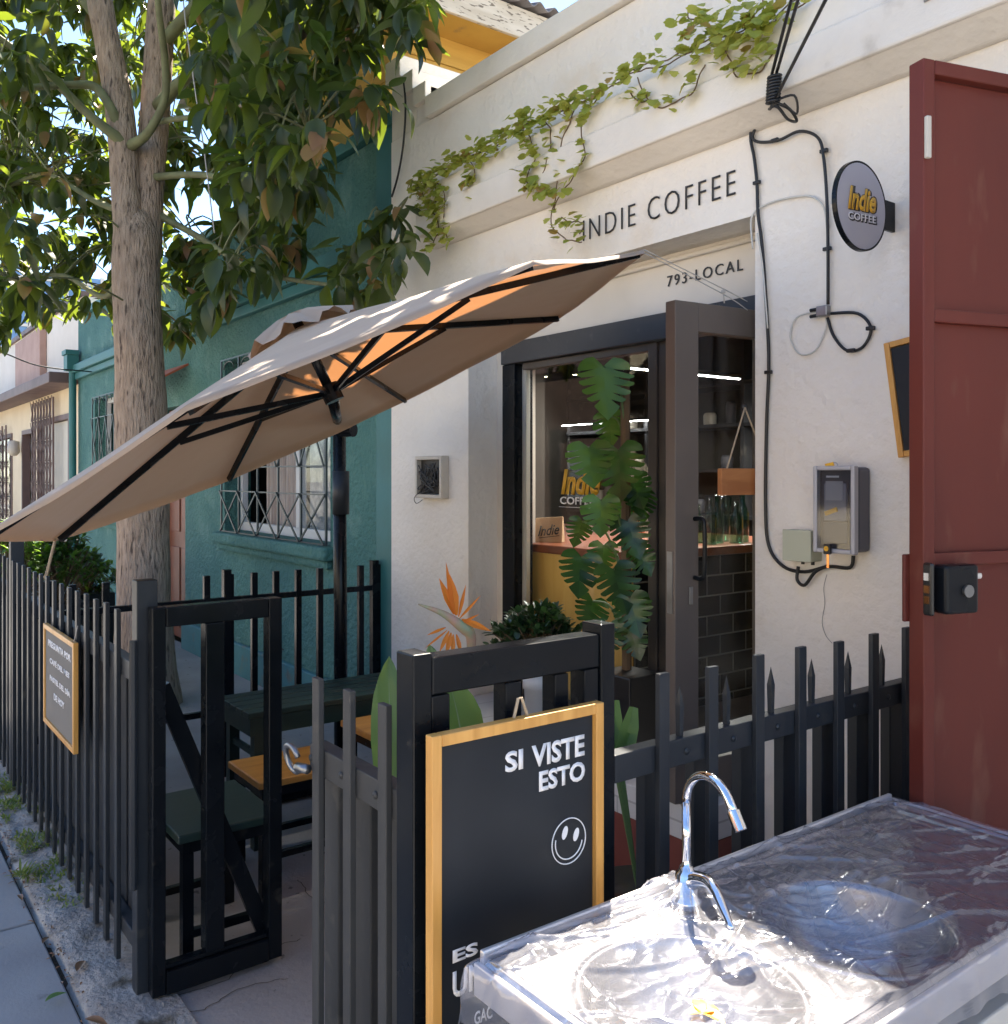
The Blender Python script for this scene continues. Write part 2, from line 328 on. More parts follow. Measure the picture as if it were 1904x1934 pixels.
def arc(c, a, b, t0, t1, n): return [Vector(c)+Vector(a)*math.cos(t0+(t1-t0)*i/n)+Vector(b)*math.sin(t0+(t1-t0)*i/n) for i in range(n+1)]

def text(name, body, mat, parent, p0, ux, uz, height, width=None, bold=0.0, shear=0.0, depth=.0015, spacing=1.0, props=None):
    """lettering: lower-left corner at p0, cap height and total width in metres"""
    cu = bpy.data.curves.new(name, 'FONT'); cu.body = body; cu.size = 1; cu.offset = bold; cu.shear = shear; cu.space_character = spacing; cu.resolution_u = 3
    ob = bpy.data.objects.new(name+'_curve', cu); col.objects.link(ob); bpy.context.view_layer.update()
    me = bpy.data.meshes.new_from_object(ob.evaluated_get(bpy.context.evaluated_depsgraph_get()))
    bpy.data.objects.remove(ob); bpy.data.curves.remove(cu)
    xs = [v.co.x for v in me.vertices]; ys = [v.co.y for v in me.vertices]
    x0, x1, y0, y1 = min(xs), max(xs), min(ys), max(ys)
    sy = height/(y1-y0); sx = width/(x1-x0) if width else sy
    ux, uz = Vector(ux).normalized(), Vector(uz).normalized(); n = ux.cross(uz).normalized(); p0 = Vector(p0)
    bm = bmesh.new(); bm.from_mesh(me)
    for v in bm.verts: v.co = p0+ux*((v.co.x-x0)*sx)+uz*((v.co.y-y0)*sy)
    r = bmesh.ops.extrude_face_region(bm, geom=list(bm.faces))
    for g in r['geom']:
        if isinstance(g, bmesh.types.BMVert): g.co += n*depth
    bmesh.ops.recalc_face_normals(bm, faces=bm.faces)
    bm.to_mesh(me); bm.free(); me.name = name; me.materials.clear(); me.materials.append(mat)
    o = bpy.data.objects.new(name, me); col.objects.link(o)
    if parent is not None: o.parent = parent; o.matrix_parent_inverse = base_inv(parent)
    if props:
        for k, v_ in props.items(): o[k] = v_
    return o

# leaves ---------------------------------------------------------------
def add_leaf(mb, p, d, L, W, up=None, fold=.25, droop=.35, st=((0, .06), (.10, .46), (.26, .88), (.46, 1), (.66, .86), (.83, .5), (.94, .18), (1, 0))):
    d = Vector(d).normalized(); u = Vector(up) if up else Vector((0, 0, 1))
    s = d.cross(u)
    if s.length < .1: s = d.cross(Vector((1, .3, 0)))
    s.normalize(); n = s.cross(d)
    vs = []; fs = []
    for t, wd in st:
        c = Vector(p)+d*(L*t)-n*(droop*L*t*t)
        h = W/2*wd
        vs += [c-s*h+n*(fold*h), c, c+s*h+n*(fold*h)]
    for i in range(len(st)-1):
        a = i*3; fs += [(a, a+1, a+4, a+3), (a+1, a+2, a+5, a+4)]
    mb.add(vs, fs)
def rdir(el0, el1):
    a = random.uniform(0, 2*math.pi); e = R(random.uniform(el0, el1)); return Vector((math.cos(a)*math.cos(e), math.sin(a)*math.cos(e), math.sin(e)))
ROUND = ((0, .35), (.2, .9), (.5, 1.05), (.8, .75), (1, .1))

# ================================================================== GROUND
F = 2.61           # plane of the house fronts
RC = 2.79          # plane of the shop opening, set back in the front
mb = MB(); mb.add([(-200, -200, -.13), (200, -200, -.13), (200, 200, -.13), (-200, 200, -.13)], [(0, 1, 2, 3)])
struct(mb.build('ground', M('bare_ground', (.16, .145, .12), .95, (.12, .11, .09), vscale=.4)))
mb = MB(); mb.add([(-60, -9, -.126), (20, -9, -.126), (20, -1.6, -.126), (-60, -1.6, -.126)], [(0, 1, 2, 3)])
struct(mb.build('road', asphalt))
mb = MB(); mb.box(-60, -1.6, -.2, 20, -1.45, .004)
struct(mb.build('kerb', raw_concrete, bevel=.01))
# pavement slabs with open joints
mb = MB(); xs = -30.0
while xs < 6:
    for (y0, y1) in ((-1.446, -.42), (-.41, .60)):
        mb.box(xs+.004, y0, -.1, xs+1.19, y1, .004+random.uniform(-.002, .002))
    xs += 1.2
struct(mb.build('pavement', sidewalk_m, bevel=.006))
def rough_grid(x0, x1, y0, y1, nx, ny, fz):
    m = MB(); vs = []; fs = []
    for i in range(nx+1):
        for j in range(ny+1):
            x = x0+(x1-x0)*i/nx; y = y0+(y1-y0)*j/ny; vs.append((x, y, fz(x, y)))
    for i in range(nx):
        for j in range(ny): a = i*(ny+1)+j; fs.append((a, a+ny+1, a+ny+2, a+1))
    m.add(vs, fs); return m
def fz(x, y):
    e = noise.noise(Vector((x*1.7, 3.1, 0)))*.035
    if y < .612+abs(e): return -.03
    edge = min(1, (y-.605-abs(e))/.05)
    soil = max(0, min(1, (-x-3.75)/.5))*max(0, 1-abs(y-.70)/.13)
    return .006+edge*.014+noise.fractal(Vector((x*9, y*9, 1)), 1, 2, 4)*.008-soil*.02
struct(rough_grid(-13, -1.7, .59, .86, 700, 26, fz).build('mortar_strip', rough_m, smooth=True))
struct(MB().box(-30, .60, -.2, 3, .862, -.025).build('soil_bed', soil_m))
def fz2(x, y): return .012+noise.noise(Vector((x*1.2, y*1.2, 5)))*.006
struct(rough_grid(-13, 3, .855, 2.70, 160, 30, fz2).build('patio_floor', patio_m, smooth=True))
# hairline cracks in the patio floor
cr = MB()
for seedp in (((330, 1880), (420, 1850), (490, 1800), (570, 1770)), ((275, 1910), (380, 1905), (470, 1860), (540, 1845)), ((560, 1660), (600, 1700), (640, 1690))):
    pts = [at(x, y, Z=.0155) for x, y in seedp]
    pts = smoothpath(pts, 9)
    pts = [p+Vector((noise.noise(p*23), noise.noise(p*29+Vector((5, 0, 0))), 0))*.02 for p in pts]
    for a, b in zip(pts, pts[1:]):
        dd = (b-a); s_ = Vector((-dd.y, dd.x, 0)).normalized()*.0014
        z = Vector((0, 0, fz2(a.x, a.y)+.0035)); z2 = Vector((0, 0, fz2(b.x, b.y)+.0035)); a0 = Vector((a.x, a.y, 0)); b0 = Vector((b.x, b.y, 0))
        cr.add([a0-s_+z, b0-s_+z2, b0+s_+z2, a0+s_+z], [(0, 1, 2, 3)])
struct(cr.build('floor_crack', soil_m))

# ================================================================== CAFE BUILDING
XL, XP, XJ, XR = -4.57, -3.79, -2.02, 1.6
cafe = thing('cafe_building', 'white stucco cafe front with ivy ledge and black lettering', 'building', (-3, F, 0))
wl = MB()
wl.box(XL, F, 0, XP, F+.4, 3.51)                      # left pier
wl.box(XP, F, 2.51, XJ, F+.4, 3.51)                   # over the opening
wl.box(XJ, F, 0, XR, F+.4, 3.51)                      # right pier
w_o = wl.build('wall', white_wall, cafe)
ln = MB(); ln.box(XP, RC, 2.27, XJ, RC+.2, 2.51); ln.box(XP, RC, .0, -3.72, RC+.2, 2.27); ln.build('opening_surround', lintel_paint, cafe, bevel=.003)
MB().tube([(XP+.003, RC-.012, 2.47), (XJ-.003, RC-.012, 2.485)], .011, 8).build('conduit', lintel_paint, cafe, smooth=True)
# cornice ledge
lg = MB(); XG = -4.107
lg.box(XG, F-.12, 2.85, XR, F-.001, 2.99); lg.box(XG, F-.105, 2.99, XR, F-.001, 3.105)
lg.add([(XG+.02, F-.105, 2.85), (XR, F-.105, 2.85), (XR, F-.001, 2.85), (XG+.02, F-.001, 2.85), (XG+.02, F-.02, 2.80), (XR, F-.02, 2.80), (XR, F-.001, 2.80), (XG+.02, F-.001, 2.80)],
       [(0, 4, 5, 1), (4, 7, 6, 5), (0, 3, 7, 4), (1, 5, 6, 2)])
lg.build('ledge', white_trim, cafe, bevel=.008)
# patch where the render of the ledge has broken off
bp = MB(); q0 = at(1745, 60, Y=F-.125); pts = []
for k in range(14):
    t = k/13; pts.append(Vector((q0.x+t*.55, F-.121, 3.05-.01*k/13+noise.noise(Vector((k*.7, 0, 0)))*.012)))
pts2 = [Vector((p.x+.01*noise.noise(p*40), p.y, 2.935+noise.noise(Vector((k*.9, 3, 0)))*.02)) for k, p in enumerate(pts)]
bp.poly(pts+pts2[::-1], (0, -1, 0), .004); bp.build('broken_patch', raw_concrete, cafe, props={'label': 'bare grey concrete where the plaster fell off'})
# parapet coping and the stepped blocks at its left end
cp = MB(); XC = at(812, 200, Y=F).x
cp.box(XC, F-.035, 3.515, XR, F+.42, 3.63)
cp.build('coping', white_trim, cafe, bevel=.006)
stp = MB()
xa = at(735, 150, Y=F).x; xb = at(762, 150, Y=F).x; xc = at(786, 150, Y=F).x
stp.box(XL, F+.002, 3.511, xb, F+.4, 3.93); stp.box(xb, F+.002, 3.511, xc, F+.4, 3.80); stp.box(xc, F+.002, 3.511, XC-.001, F+.4, 3.70)
stp.box(XL-.02, F-.03, 3.84, xb+.01, F+.42, 3.96); stp.box(xb+.011, F-.03, 3.72, xc+.01, F+.42, 3.83); stp.box(xc+.011, F-.03, 3.62, XC-.001, F+.42, 3.72)
stp.build('stepped_parapet', white_trim, cafe, bevel=.005)
MB().box(XL, F+.41, 3.2, XR, 7.5, 3.4).build('roof', raw_concrete, cafe)
ck_ = MB(); ck_.tube(smoothpath([at(x, y, Y=F-.002) for x, y in ((1562, 1085), (1556, 1110), (1558, 1140), (1553, 1175), (1560, 1200), (1572, 1215))], 4), .0011, 5); ck_.build('crack', M('crack_grey', (.3, .28, .26), .9), cafe)
# room behind the glass
FL = .46
rm = MB(); rm.box(-6.2, 5.6, FL, .4, 5.7, 3.0); rm.box(-6.3, RC+.21, FL, -6.2, 5.7, 3.0); rm.box(.4, RC+.21, FL, .5, 5.7, 3.0); rm.box(-6.2, RC+.21, 2.9, .4, 5.6, 3.0)
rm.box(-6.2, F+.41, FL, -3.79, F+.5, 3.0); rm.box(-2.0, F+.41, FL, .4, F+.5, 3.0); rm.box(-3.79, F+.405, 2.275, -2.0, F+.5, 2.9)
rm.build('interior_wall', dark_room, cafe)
MB().box(-6.2, RC-.01, .1, .4, 5.6, FL).build('interior_floor', floor_tile, cafe)
# lettering
tp0, tp1 = at(1103, 455, Y=F), at(1391, 372, Y=F)
def wall_text(body, a, b, zc, h, nm, mat=black_vinyl, bold=0, plane=F, spacing=1.25):
    return text(nm, body, mat, cafe, (a, plane-.004, zc), (1, 0, 0), (0, 0, 1), h, b-a, bold=bold, depth=.003, spacing=spacing)
zc = (at(1103, 454, Y=F).z+at(1385, 372, Y=F).z)/2
hc = at(1365, 332, Y=F).z-at(1365, 378, Y=F).z
wall_text('INDIE COFFEE', tp0.x, tp1.x, zc, at(1385, 325, Y=F).z-at(1385, 372, Y=F).z, 'lettering', bold=-.016)
a_, b_ = at(1262, 541, Y=RC), at(1405, 512, Y=RC)
wall_text('793-LOCAL', a_.x, b_.x, (a_.z+b_.z)/2, at(1400, 490, Y=RC).z-at(1400, 512, Y=RC).z, 'lettering', plane=RC)
# step in front of the shop
st = thing('entrance_step', 'raised step of painted white brick over a red base under the shop window', 'step', (-2.9, 2.5, 0))
MB().box(-3.78, 2.33, .36, -2.03, RC-.012, .48).build('tread', step_brick, st, bevel=.004)
MB().box(-3.78, 2.335, 0.01, -2.03, RC-.012, .358).build('base', red_plinth, st, bevel=.003)

# shop window and door frame (fixed in the opening)
shop = thing('shop_window', 'dark framed glass shop front set back under the lintel', 'window', (-3.1, RC, .48))
fr = MB(); XW0 = -3.718; XM = at(1240, 900, Y=RC).x
fr.box(XW0, RC-.03, 2.16, XJ-.001, RC+.06, 2.268); fr.build('head_beam', alu_dark, shop, bevel=.004)
MB().box(XW0, RC-.02, .48, XW0+.10, RC+.10, 2.158).build('side_post', fence_black, shop, bevel=.003)
MB().box(XW0+.101, RC+.03, .48, XW0+.135, RC+.055, 2.158).build('edge_strip', alu_light, shop, bevel=.002)
MB().box(XM-.05, RC, .48, XM+.0, RC+.06, 2.158).build('stile', alu_brown, shop, bevel=.003)
MB().box(XM+.003, RC+.01, .48, XM+.07, RC+.08, 2.158).build('stile', alu_brown, shop, bevel=.003)
MB().box(XW0+.136, RC+.005, 2.125, XM-.051, RC+.05, 2.158).build('rail', alu_brown, shop, bevel=.003)
MB().box(XW0+.136, RC+.005, .481, XM-.051, RC+.05, .53).build('rail', alu_brown, shop, bevel=.003)
MB().box(XW0+.137, RC+.024, .531, XM-.052, RC+.030, 2.124).build('pane', shop_glass, shop)
# sticker on the pane
def on_pane(x, y): return at(x, y, Y=RC+.02)
p = on_pane(1060, 934)
yh = on_pane(1060, 886).z-p.z
text('pane_logo', 'Indie', yellow_vinyl, shop, p, (1, 0, 0), (0, 0, 1), yh, .27, bold=.035, shear=.25, depth=.001)
p2 = on_pane(1058, 952); text('pane_logo', 'COFFEE', white_vinyl, shop, p2, (1, 0, 0), (0, 0, 1), .036, .24, bold=.02, depth=.001)
MB().tube([on_pane(1056, 957), on_pane(1056, 957)+Vector((.24, 0, 0))], .0012, 4).build('pane_logo', white_vinyl, shop)

# the open glazed door
P0 = Vector((-2.10, 2.29, 0)); P1 = Vector((-2.045, 2.785, 0)); du = (P1-P0).normalized(); dn = Vector((du.y, -du.x, 0)); DL = (P1-P0).length
door = thing('glazed_door', 'brown glazed shop door standing open towards the street', 'door', P0+Vector((0, 0, .49)))
door_alu = M('door_grey_brown_aluminium', (.15, .125, .108), .42, (.13, .108, .094), metal=.1, vscale=3, spec=.35)
def dbox(u0, u1, z0, z1, n0, n1, nm, mt, par=door, bev=.003, **k):
    mt = door_alu if mt is alu_brown else mt
    c = P0+du*((u0+u1)/2)+dn*((n0+n1)/2)+Vector((0, 0, (z0+z1)/2))
    return MB().obox(c, du, dn, (0, 0, 1), abs(u1-u0), abs(n1-n0), abs(z1-z0)).build(nm, mt, par, bevel=bev, **k)
dbox(0, .105, .49, 2.19, -.05, 0, 'stile', alu_brown); dbox(DL-.09, DL, .49, 2.19, -.05, 0, 'stile', alu_brown)
dbox(.1055, DL-.0905, 2.09, 2.19, -.048, -.002, 'rail', alu_brown); dbox(.1055, DL-.0905, .49, .62, -.048, -.002, 'rail', alu_brown)
dbox(.1056, DL-.0906, .621, 2.089, -.027, -.021, 'pane', shop_glass, bev=0)
dbox(-.002, .0, 1.13, 1.34, -.040, -.012, 'lock_plate', galv, bev=0)
hp = lambda u, z, n: P0+du*u+dn*n+Vector((0, 0, z))
hd = MB(); hd.tube(smoothpath([hp(.085, 1.45, 0), hp(.09, 1.45, .035), hp(.09, 1.42, .045), hp(.09, 1.28, .045), hp(.09, 1.25, .035), hp(.085, 1.25, 0)], 4), .008, 8)
hd.build('handle', fence_black, door, smooth=True)
dbox(.06, .075, 1.16, 1.22, 0, .006, 'lock', galv, bev=.002)
# rustic wooden sign that hangs on the door glass
sg = thing('hanging_wood_sign', 'blank rustic wooden board hanging by cord on the glass door', 'sign', hp(.33, 1.5, .03))
zt, zb = at(1400, 885, X=-2.08).z, at(1360, 935, X=-2.08).z
c = hp(.315, (zt+zb)/2, .022); MB().obox(c, du, dn, (0, 0, 1), .27, .022, zt-zb).build('board', rustic, sg, bevel=.003)
top = hp(.31, zt+.215, .012)
for u in (.215, .415): MB().tube([top, hp(u, zt, .022)], .003, 6).build('cord', rope_m, sg)
MB().lathe(top, [(.001, -.006), (.014, -.004), (.014, .004), (.001, .006)], 12, 'X').build('suction_cup', clear_plastic, sg, smooth=True)

# ================================================================== INSIDE THE SHOP
ct = thing('shop_counter', 'plywood shop counter with black tiled side seen through the window', 'counter', (-3.7, 3.3, FL))
CX = -3.0
MB().box(-5.2, 2.95, FL+.002, CX, 2.99, 1.20).build('front_panel', plywood, ct)
MB().box(-5.2, 2.992, FL+.002, CX, 4.3, 1.20).build('body', black_tile, ct)
MB().box(-5.22, 2.93, 1.202, CX+.03, 4.32, 1.245).build('countertop', counter_top, ct, bevel=.006)
# kraft bag
bgc = at(1027, 1018, Y=3.03); bag = thing('paper_bag', 'small kraft paper bag printed in black on the counter', 'bag', (bgc.x, 3.03, 1.246))
bx = bgc.x; bu = Vector((.80, .60, 0)); bn = Vector((.60, -.80, 0)); bc = Vector((bx, 3.07, 1.246)); ZZ = Vector((0, 0, 1))
bm_ = MB(); Q = lambda a, b, z: bc+bu*a+bn*b+ZZ*z
bm_.add([Q(-.075, .035, 0), Q(.075, .035, 0), Q(.075, -.035, 0), Q(-.075, -.035, 0), Q(-.072, .014, .125), Q(.074, .012, .135), Q(.074, -.004, .135), Q(-.072, -.004, .125)],
        [(0, 1, 2, 3), (4, 5, 6, 7), (0, 1, 5, 4), (1, 2, 6, 5), (2, 3, 7, 6), (3, 0, 4, 7)])
bm_.build('body', kraft, bag, bevel=.002)
text('print', 'Indie', black_vinyl, bag, Q(-.055, .033, .03), bu+ZZ*.12, ZZ-bn*.17, .055, .115, bold=.01, shear=.3, depth=.001)
MB().bar(Q(-.05, .034, .022), Q(.06, .032, .036), .0015, .003).build('print', black_vinyl, bag)
# copper machine piece
cpx = at(1205, 1020, Y=3.2); cm = thing('copper_coffee_maker', 'small shiny copper coffee apparatus on the counter end', 'coffee maker', (cpx.x, 3.2, 1.246))
MB().lathe((cpx.x, 3.2, 1.246), [(.001, 0), (.05, 0), (.05, .012), (.03, .02), (.02, .05), (.034, .07), (.034, .10), (.012, .115), (.01, .15), (.001, .152)], 20).build('body', copper, cm, smooth=True)
MB().lathe((cpx.x-.03, 3.2, 1.43), [(.001, -.028), (.022, -.018), (.03, 0), (.022, .018), (.001, .028)], 16).build('dome', copper, cm, smooth=True)
MB().tube(smoothpath([(cpx.x, 3.2, 1.39), (cpx.x-.01, 3.2, 1.42), (cpx.x-.03, 3.2, 1.41)], 4), .006, 8).build('pipe', copper, cm, smooth=True)
# bottles and glasses on the counter end
for i, (bx, by, bh, br) in enumerate(((-3.08, 3.62, .24, .032), (-3.12, 3.72, .26, .034), (-3.06, 3.80, .22, .036), (-3.10, 3.90, .28, .034), (-3.2, 3.66, .2, .04), (-3.18, 3.84, .25, .036))):
    tag(MB().lathe((bx, by, 1.246), [(.001, 0), (br, 0), (br, bh*.55), (br*.4, bh*.75), (br*.34, bh), (.001, bh)], 14).build('glass_bottle', bottle_glass, smooth=True),
        'greenish glass bottle in the row on the tiled counter end', 'bottle', 'glass bottles on the counter')
# back shelves with jars, cups
sh = thing('wall_shelf', 'dark shelving with cups and jars at the back of the shop', 'shelf', (-4.9, 5.4, 1.2))
for z in (1.28, 1.62, 1.95, 2.25): MB().box(-6.1, 5.25, z, -3.2, 5.59, z+.025).build('shelf_board', alu_dark, sh)
for x in (-6.1, -5.15, -4.2, -3.22): MB().box(x, 5.26, FL, x+.03, 5.58, 2.6).build('upright', alu_dark, sh)
k = 0
for z in (1.306, 1.646, 1.976):
    x = -5.95
    while x < -3.4:
        if random.random() < .8:
            r_ = random.uniform(.035, .06); h_ = random.uniform(.08, .2)
            tag(MB().lathe((x, 5.4, z), [(.001, 0), (r_, 0), (r_*1.05, h_*.8), (r_*.8, h_), (.001, h_)], 12).build('jar', random.choice([ivory, meter_grey, bottle_glass, room_grey]), smooth=True),
                'small jar or cup standing on the dark back shelf', 'jar', 'jars on the back shelves')
        x += random.uniform(.12, .22)
yb = thing('yellow_cabinet', 'yellow cabinet with a blue front standing behind the glazed door', 'cabinet', (-2.2, 4.9, FL))
MB().box(-3.0, 4.7, FL+.002, -2.35, 5.2, 1.5).build('body', yellow_vinyl, yb, bevel=.01)
MB().box(-2.9, 4.69, FL+.1, -2.45, 4.699, 1.1).build('door', M('blue_paint', (.04, .08, .2), .5), yb)
for i, (x0, y0, x1, y1) in enumerate(((1190, 697, 1237, 702), (1262, 705, 1290, 708))): pass
for i, (y0, y1) in enumerate(((3.30, 3.75), (3.85, 4.25), (4.4, 4.95), (5.05, 5.45))):
    t_ = thing('strip_light', 'thin white strip light, number %s in its line from the window, under the shop ceiling' % ('first', 'second', 'third', 'last')[i], 'lamp', (-3.4, y0, 2.16), group='ceiling strip lights')
    t_['label'] = ('thin lit ceiling strip nearest the shop glass', 'thin lit ceiling strip second from the shop glass', 'thin lit ceiling strip third from the shop glass', 'thin lit ceiling strip deepest in the shop')[i]
    MB().box(-3.405, y0, 2.153, -3.395, y1, 2.158).build('tube', led, t_)
    MB().box(-3.42, y0, 2.159, -3.38, y1, 2.18).build('housing', alu_dark, t_)
    la = bpy.data.lights.new('strip_glow', 'AREA'); la.shape = 'RECTANGLE'; la.size = .03; la.size_y = y1-y0; la.energy = 3.0; la.color = (1, .95, .86)
    lo = bpy.data.objects.new('strip_glow', la); col.objects.link(lo); lo.location = (-3.4, (y0+y1)/2, 2.145); lo.parent = t_; lo.matrix_parent_inverse = base_inv(t_)
t_ = thing('strip_light', 'thin lit strip crossing the shop above the back shelves', 'lamp', (-5, 5, 1.99)); MB().box(-6.1, 5.2, 2.03, -4.9, 5.208, 2.036).build('tube', led, t_); MB().box(-6.1, 5.2, 2.037, -4.9, 5.23, 2.055).build('housing', alu_dark, t_)
for (x, y, nm) in ((1028, 712, 'warm ceiling spot at the left of the shop window'), (1088, 708, 'warm ceiling spot beside the top monstera leaf')):
    q = at(x, y, Y=4.6); t_ = thing('spot_lamp', nm, 'lamp', q); MB().lathe(q, [(.03, 0), (.035, .02), (.035, .09), (.001, .095)], 12).build('shade', alu_dark, t_, smooth=True); MB().lathe(q+Vector((0, 0, -.002)), [(.001, .004), (.029, .004)], 12).build('bulb', lamp_warm, t_)
    MB().tube([q+Vector((0, 0, .095)), (q.x, q.y, 2.9)], .006, 6).build('rod', alu_dark, t_)

# ================================================================== TEAL HOUSE
TY = 2.66
teal = thing('teal_house', 'single storey teal stucco house with grilled windows next to the cafe', 'building', (-8.7, TY, 0))
TX0, TX1 = -12.87, XL-.001
WA = (-7.42, -5.46, 1.14, 2.54); WB = (-11.95, -10.2, 1.14, 2.54); DR = (-9.3, -8.46, 0, 2.25)
def wall_with_holes(x0, x1, z0, z1, y0, y1, holes):
    m = MB(); hs = sorted(holes); x = x0
    for (a, b, c, d) in hs:
        m.box(x, y0, z0, a, y1, z1)
        if c > z0: m.box(a, y0, z0, b, y1, c)
        m.box(a, y0, d, b, y1, z1); x = b
    m.box(x, y0, z0, x1, y1, z1); return m
wall_with_holes(TX0, TX1, 0, 3.62, TY, TY+.22, [WA, WB, DR]).build('wall', teal_wall, teal)
MB().box(TX0, TY-.04, 0, DR[0], TY-.001, .26).build('plinth', teal_plinth, teal, bevel=.012)
MB().box(DR[1], TY-.04, 0, TX1-.2, TY-.001, .26).build('plinth', teal_plinth, teal, bevel=.012)
MB().box(TX1-.19, TY-.045, 0, TX1, TY-.001, 3.62).build('pilaster', teal_dark, teal, bevel=.004)
co = MB(); co.box(TX0, TY-.10, 2.92, TX1-.191, TY-.001, 3.02); co.box(TX0, TY-.06, 2.84, TX1-.191, TY-.001, 2.919); co.build('cornice', teal_dark, teal, bevel=.01)
MB().box(TX0, TY-.05, 3.625, TX1, TY+.25, 3.70).build('coping', teal_dark, teal, bevel=.006)
MB().box(TX0, TY+.2, 3.3, TX1, 7.5, 3.35).build('roof', raw_concrete, teal)
MB().box(TX0, 7.3, 0, TX1, 7.5, 3.3).build('back_wall', teal_wall, teal)
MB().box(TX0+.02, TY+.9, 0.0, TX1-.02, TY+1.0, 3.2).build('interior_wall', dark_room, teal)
def teal_window(W, near):
    x0, x1, z0, z1 = W
    wn = MB(); wn.box(x0, TY+.13, z0, x0+.05, TY+.18, z1); wn.box(x1-.05, TY+.13, z0, x1, TY+.18, z1); wn.box(x0+.05, TY+.13, z0, x1-.05, TY+.18, z0+.07); wn.box(x0+.05, TY+.13, z1-.06, x1-.05, TY+.18, z1)
    xm = (x0+x1)/2+.15; wn.box(xm, TY+.125, z0+.07, xm+.06, TY+.185, z1-.06)
    wo = wn.build('window', pvc, teal, bevel=.004)
    MB().box(xm+.061, TY+.15, z0+.071, x1-.051, TY+.155, z1-.061).build('pane', shop_glass, wo)
    # patterned blind behind the right half, curtain behind the left
    MB().box(xm+.061, TY+.21, z0+.05, x1-.04, TY+.215, z1-.05).build('blind', lace_m, wo)
    m = MB(); pts = []
    n = 60; vs = []; fs = []
    for i in range(n+1):
        x = x0+.25+(xm-.45-x0)*i/n; y = TY+.26+.02*math.sin(i*1.1)
        vs += [(x, y, z0+.03), (x, y, z1)]
    for i in range(n): fs.append((2*i, 2*i+2, 2*i+3, 2*i+1))
    m.add(vs, fs); m.build('curtain', curtain_m, wo, smooth=True, recalc=False)
    # sill with a rounded nose
    sl = MB(); sl.box(x0-.09, TY-.09, z0-.10, x1+.09, TY-.001, z0-.01); sl.box(x0-.05, TY-.05, z0-.16, x1+.05, TY-.001, z0-.101); sl.build('sill', teal_wall, teal, bevel=.02)
    # diamond grille in front
    g = MB(); yg = TY-.03; nx = 5; dx = (x1-x0)/nx; zA, zB, zC, zD = z0+.0, z0+.33, z0+.52, z1
    up_ = (0, -1, 0)
    for i in range(nx+1):
        x = x0+dx*i; g.bar((x, yg, z0-.005), (x, yg, z1), .018, .012, up_)
    for z in (zA, zB, zC, z0+1.15, zD): g.bar((x0, yg-.008, z), (x1, yg-.008, z), .010, .006, up_)
    for i in range(nx):
        xa_, xb_ = x0+dx*i, x0+dx*(i+1)
        for (za, zb) in ((zA, zB), (zC, z0+1.15)):
            g.bar((xa_, yg-.012, za), (xb_, yg-.012, zb), .014, .008, up_); g.bar((xb_, yg-.020, za), (xa_, yg-.020, zb), .014, .008, up_)
        xm_ = (xa_+xb_)/2; g.tube(arc((xm_, yg-.01, z1-.08), (dx*.3, 0, 0), (0, 0, .06), 0, math.pi, 8), .006, 6)
    g.build('grille', grille_m, teal)
teal_window(WA, True); teal_window(WB, False)
dm = MB(); dm.box(DR[0]+.002, TY+.1, .02, DR[1]-.002, TY+.14, 2.24)
for (a, b) in ((.12, .9), (1.05, 2.1)):
    for (c, d) in ((.08, .38), (.46, .76)): dm.box(DR[0]+c, TY+.088, a, DR[0]+d, TY+.099, b)
dr_o = dm.build('door', red_brown, teal, bevel=.008); MB().lathe((DR[1]-.08, TY+.06, 1.0), [(.001, -.02), (.025, -.015), (.02, .02), (.01, .03)], 12, 'Y').build('handle', galv, dr_o, smooth=True)
dp = MB(); dp.tube([(TX0+.06, TY-.08, 0.02), (TX0+.06, TY-.08, 2.95)], .045, 12); dp.box(TX0-.03, TY-.17, 2.95, TX0+.18, TY-.03, 3.15); dp.box(TX0-.05, TY-.19, 3.151, TX0+.20, TY-.03, 3.21)
dp.build('downpipe', teal_dark, teal, smooth=False)
# the red awning scrap above the door
aw = MB(); q = at(330, 745, Y=TY-.2); aw.add([(DR[0]-.1, TY-.002, 2.62), (DR[1]+.1, TY-.002, 2.62), (DR[1]+.1, TY-.35, 2.42), (DR[0]-.1, TY-.35, 2.42), (DR[0]-.1, TY-.002, 2.60), (DR[1]+.1, TY-.002, 2.60), (DR[1]+.1, TY-.35, 2.40), (DR[0]-.1, TY-.35, 2.40)], [(0, 1, 2, 3), (4, 7, 6, 5), (0, 3, 7, 4), (1, 5, 6, 2), (2, 6, 7, 3), (0, 4, 5, 1)])
tag(aw.build('door_awning', M('faded_red_tiles', (.42, .12, .07), .8)), 'small faded red awning over the brown door of the teal house', 'awning')

# ================================================================== CREAM HOUSE
CY = 2.7
crm = thing('cream_house', 'cream plastered house with brown folding grilles beyond the teal house', 'building', (-17, CY, 0))
CXa, CXb = -27.0, -12.875
def cw(x0, x1, ytop, ybot): a = at(x0, ytop, Y=CY); b = at(x1, ytop, Y=CY); return a.x, b.x
gx0, gx1 = at(74, 800, Y=CY).x, at(133, 800, Y=CY).x
dx0, dx1 = at(43, 830, Y=CY).x, at(66, 830, Y=CY).x
fx0, fx1 = at(-25, 830, Y=CY).x, at(24, 830, Y=CY).x
gzt = at(133, 785, Y=CY).z; dzt = at(66, 815, Y=CY).z
holes = [(fx0, fx1, .3, 2.35), (dx0, dx1, .02, 2.35), (gx0, gx1, .35, 2.45)]
wall_with_holes(CXa, CXb, 0, 2.86, CY, CY+.22, holes).build('wall', cream_wall, crm)
wall_with_holes(CXa, CXb, 2.861, 3.95, CY+.02, CY+.22, []).build('upper_wall', pale_wall, crm)
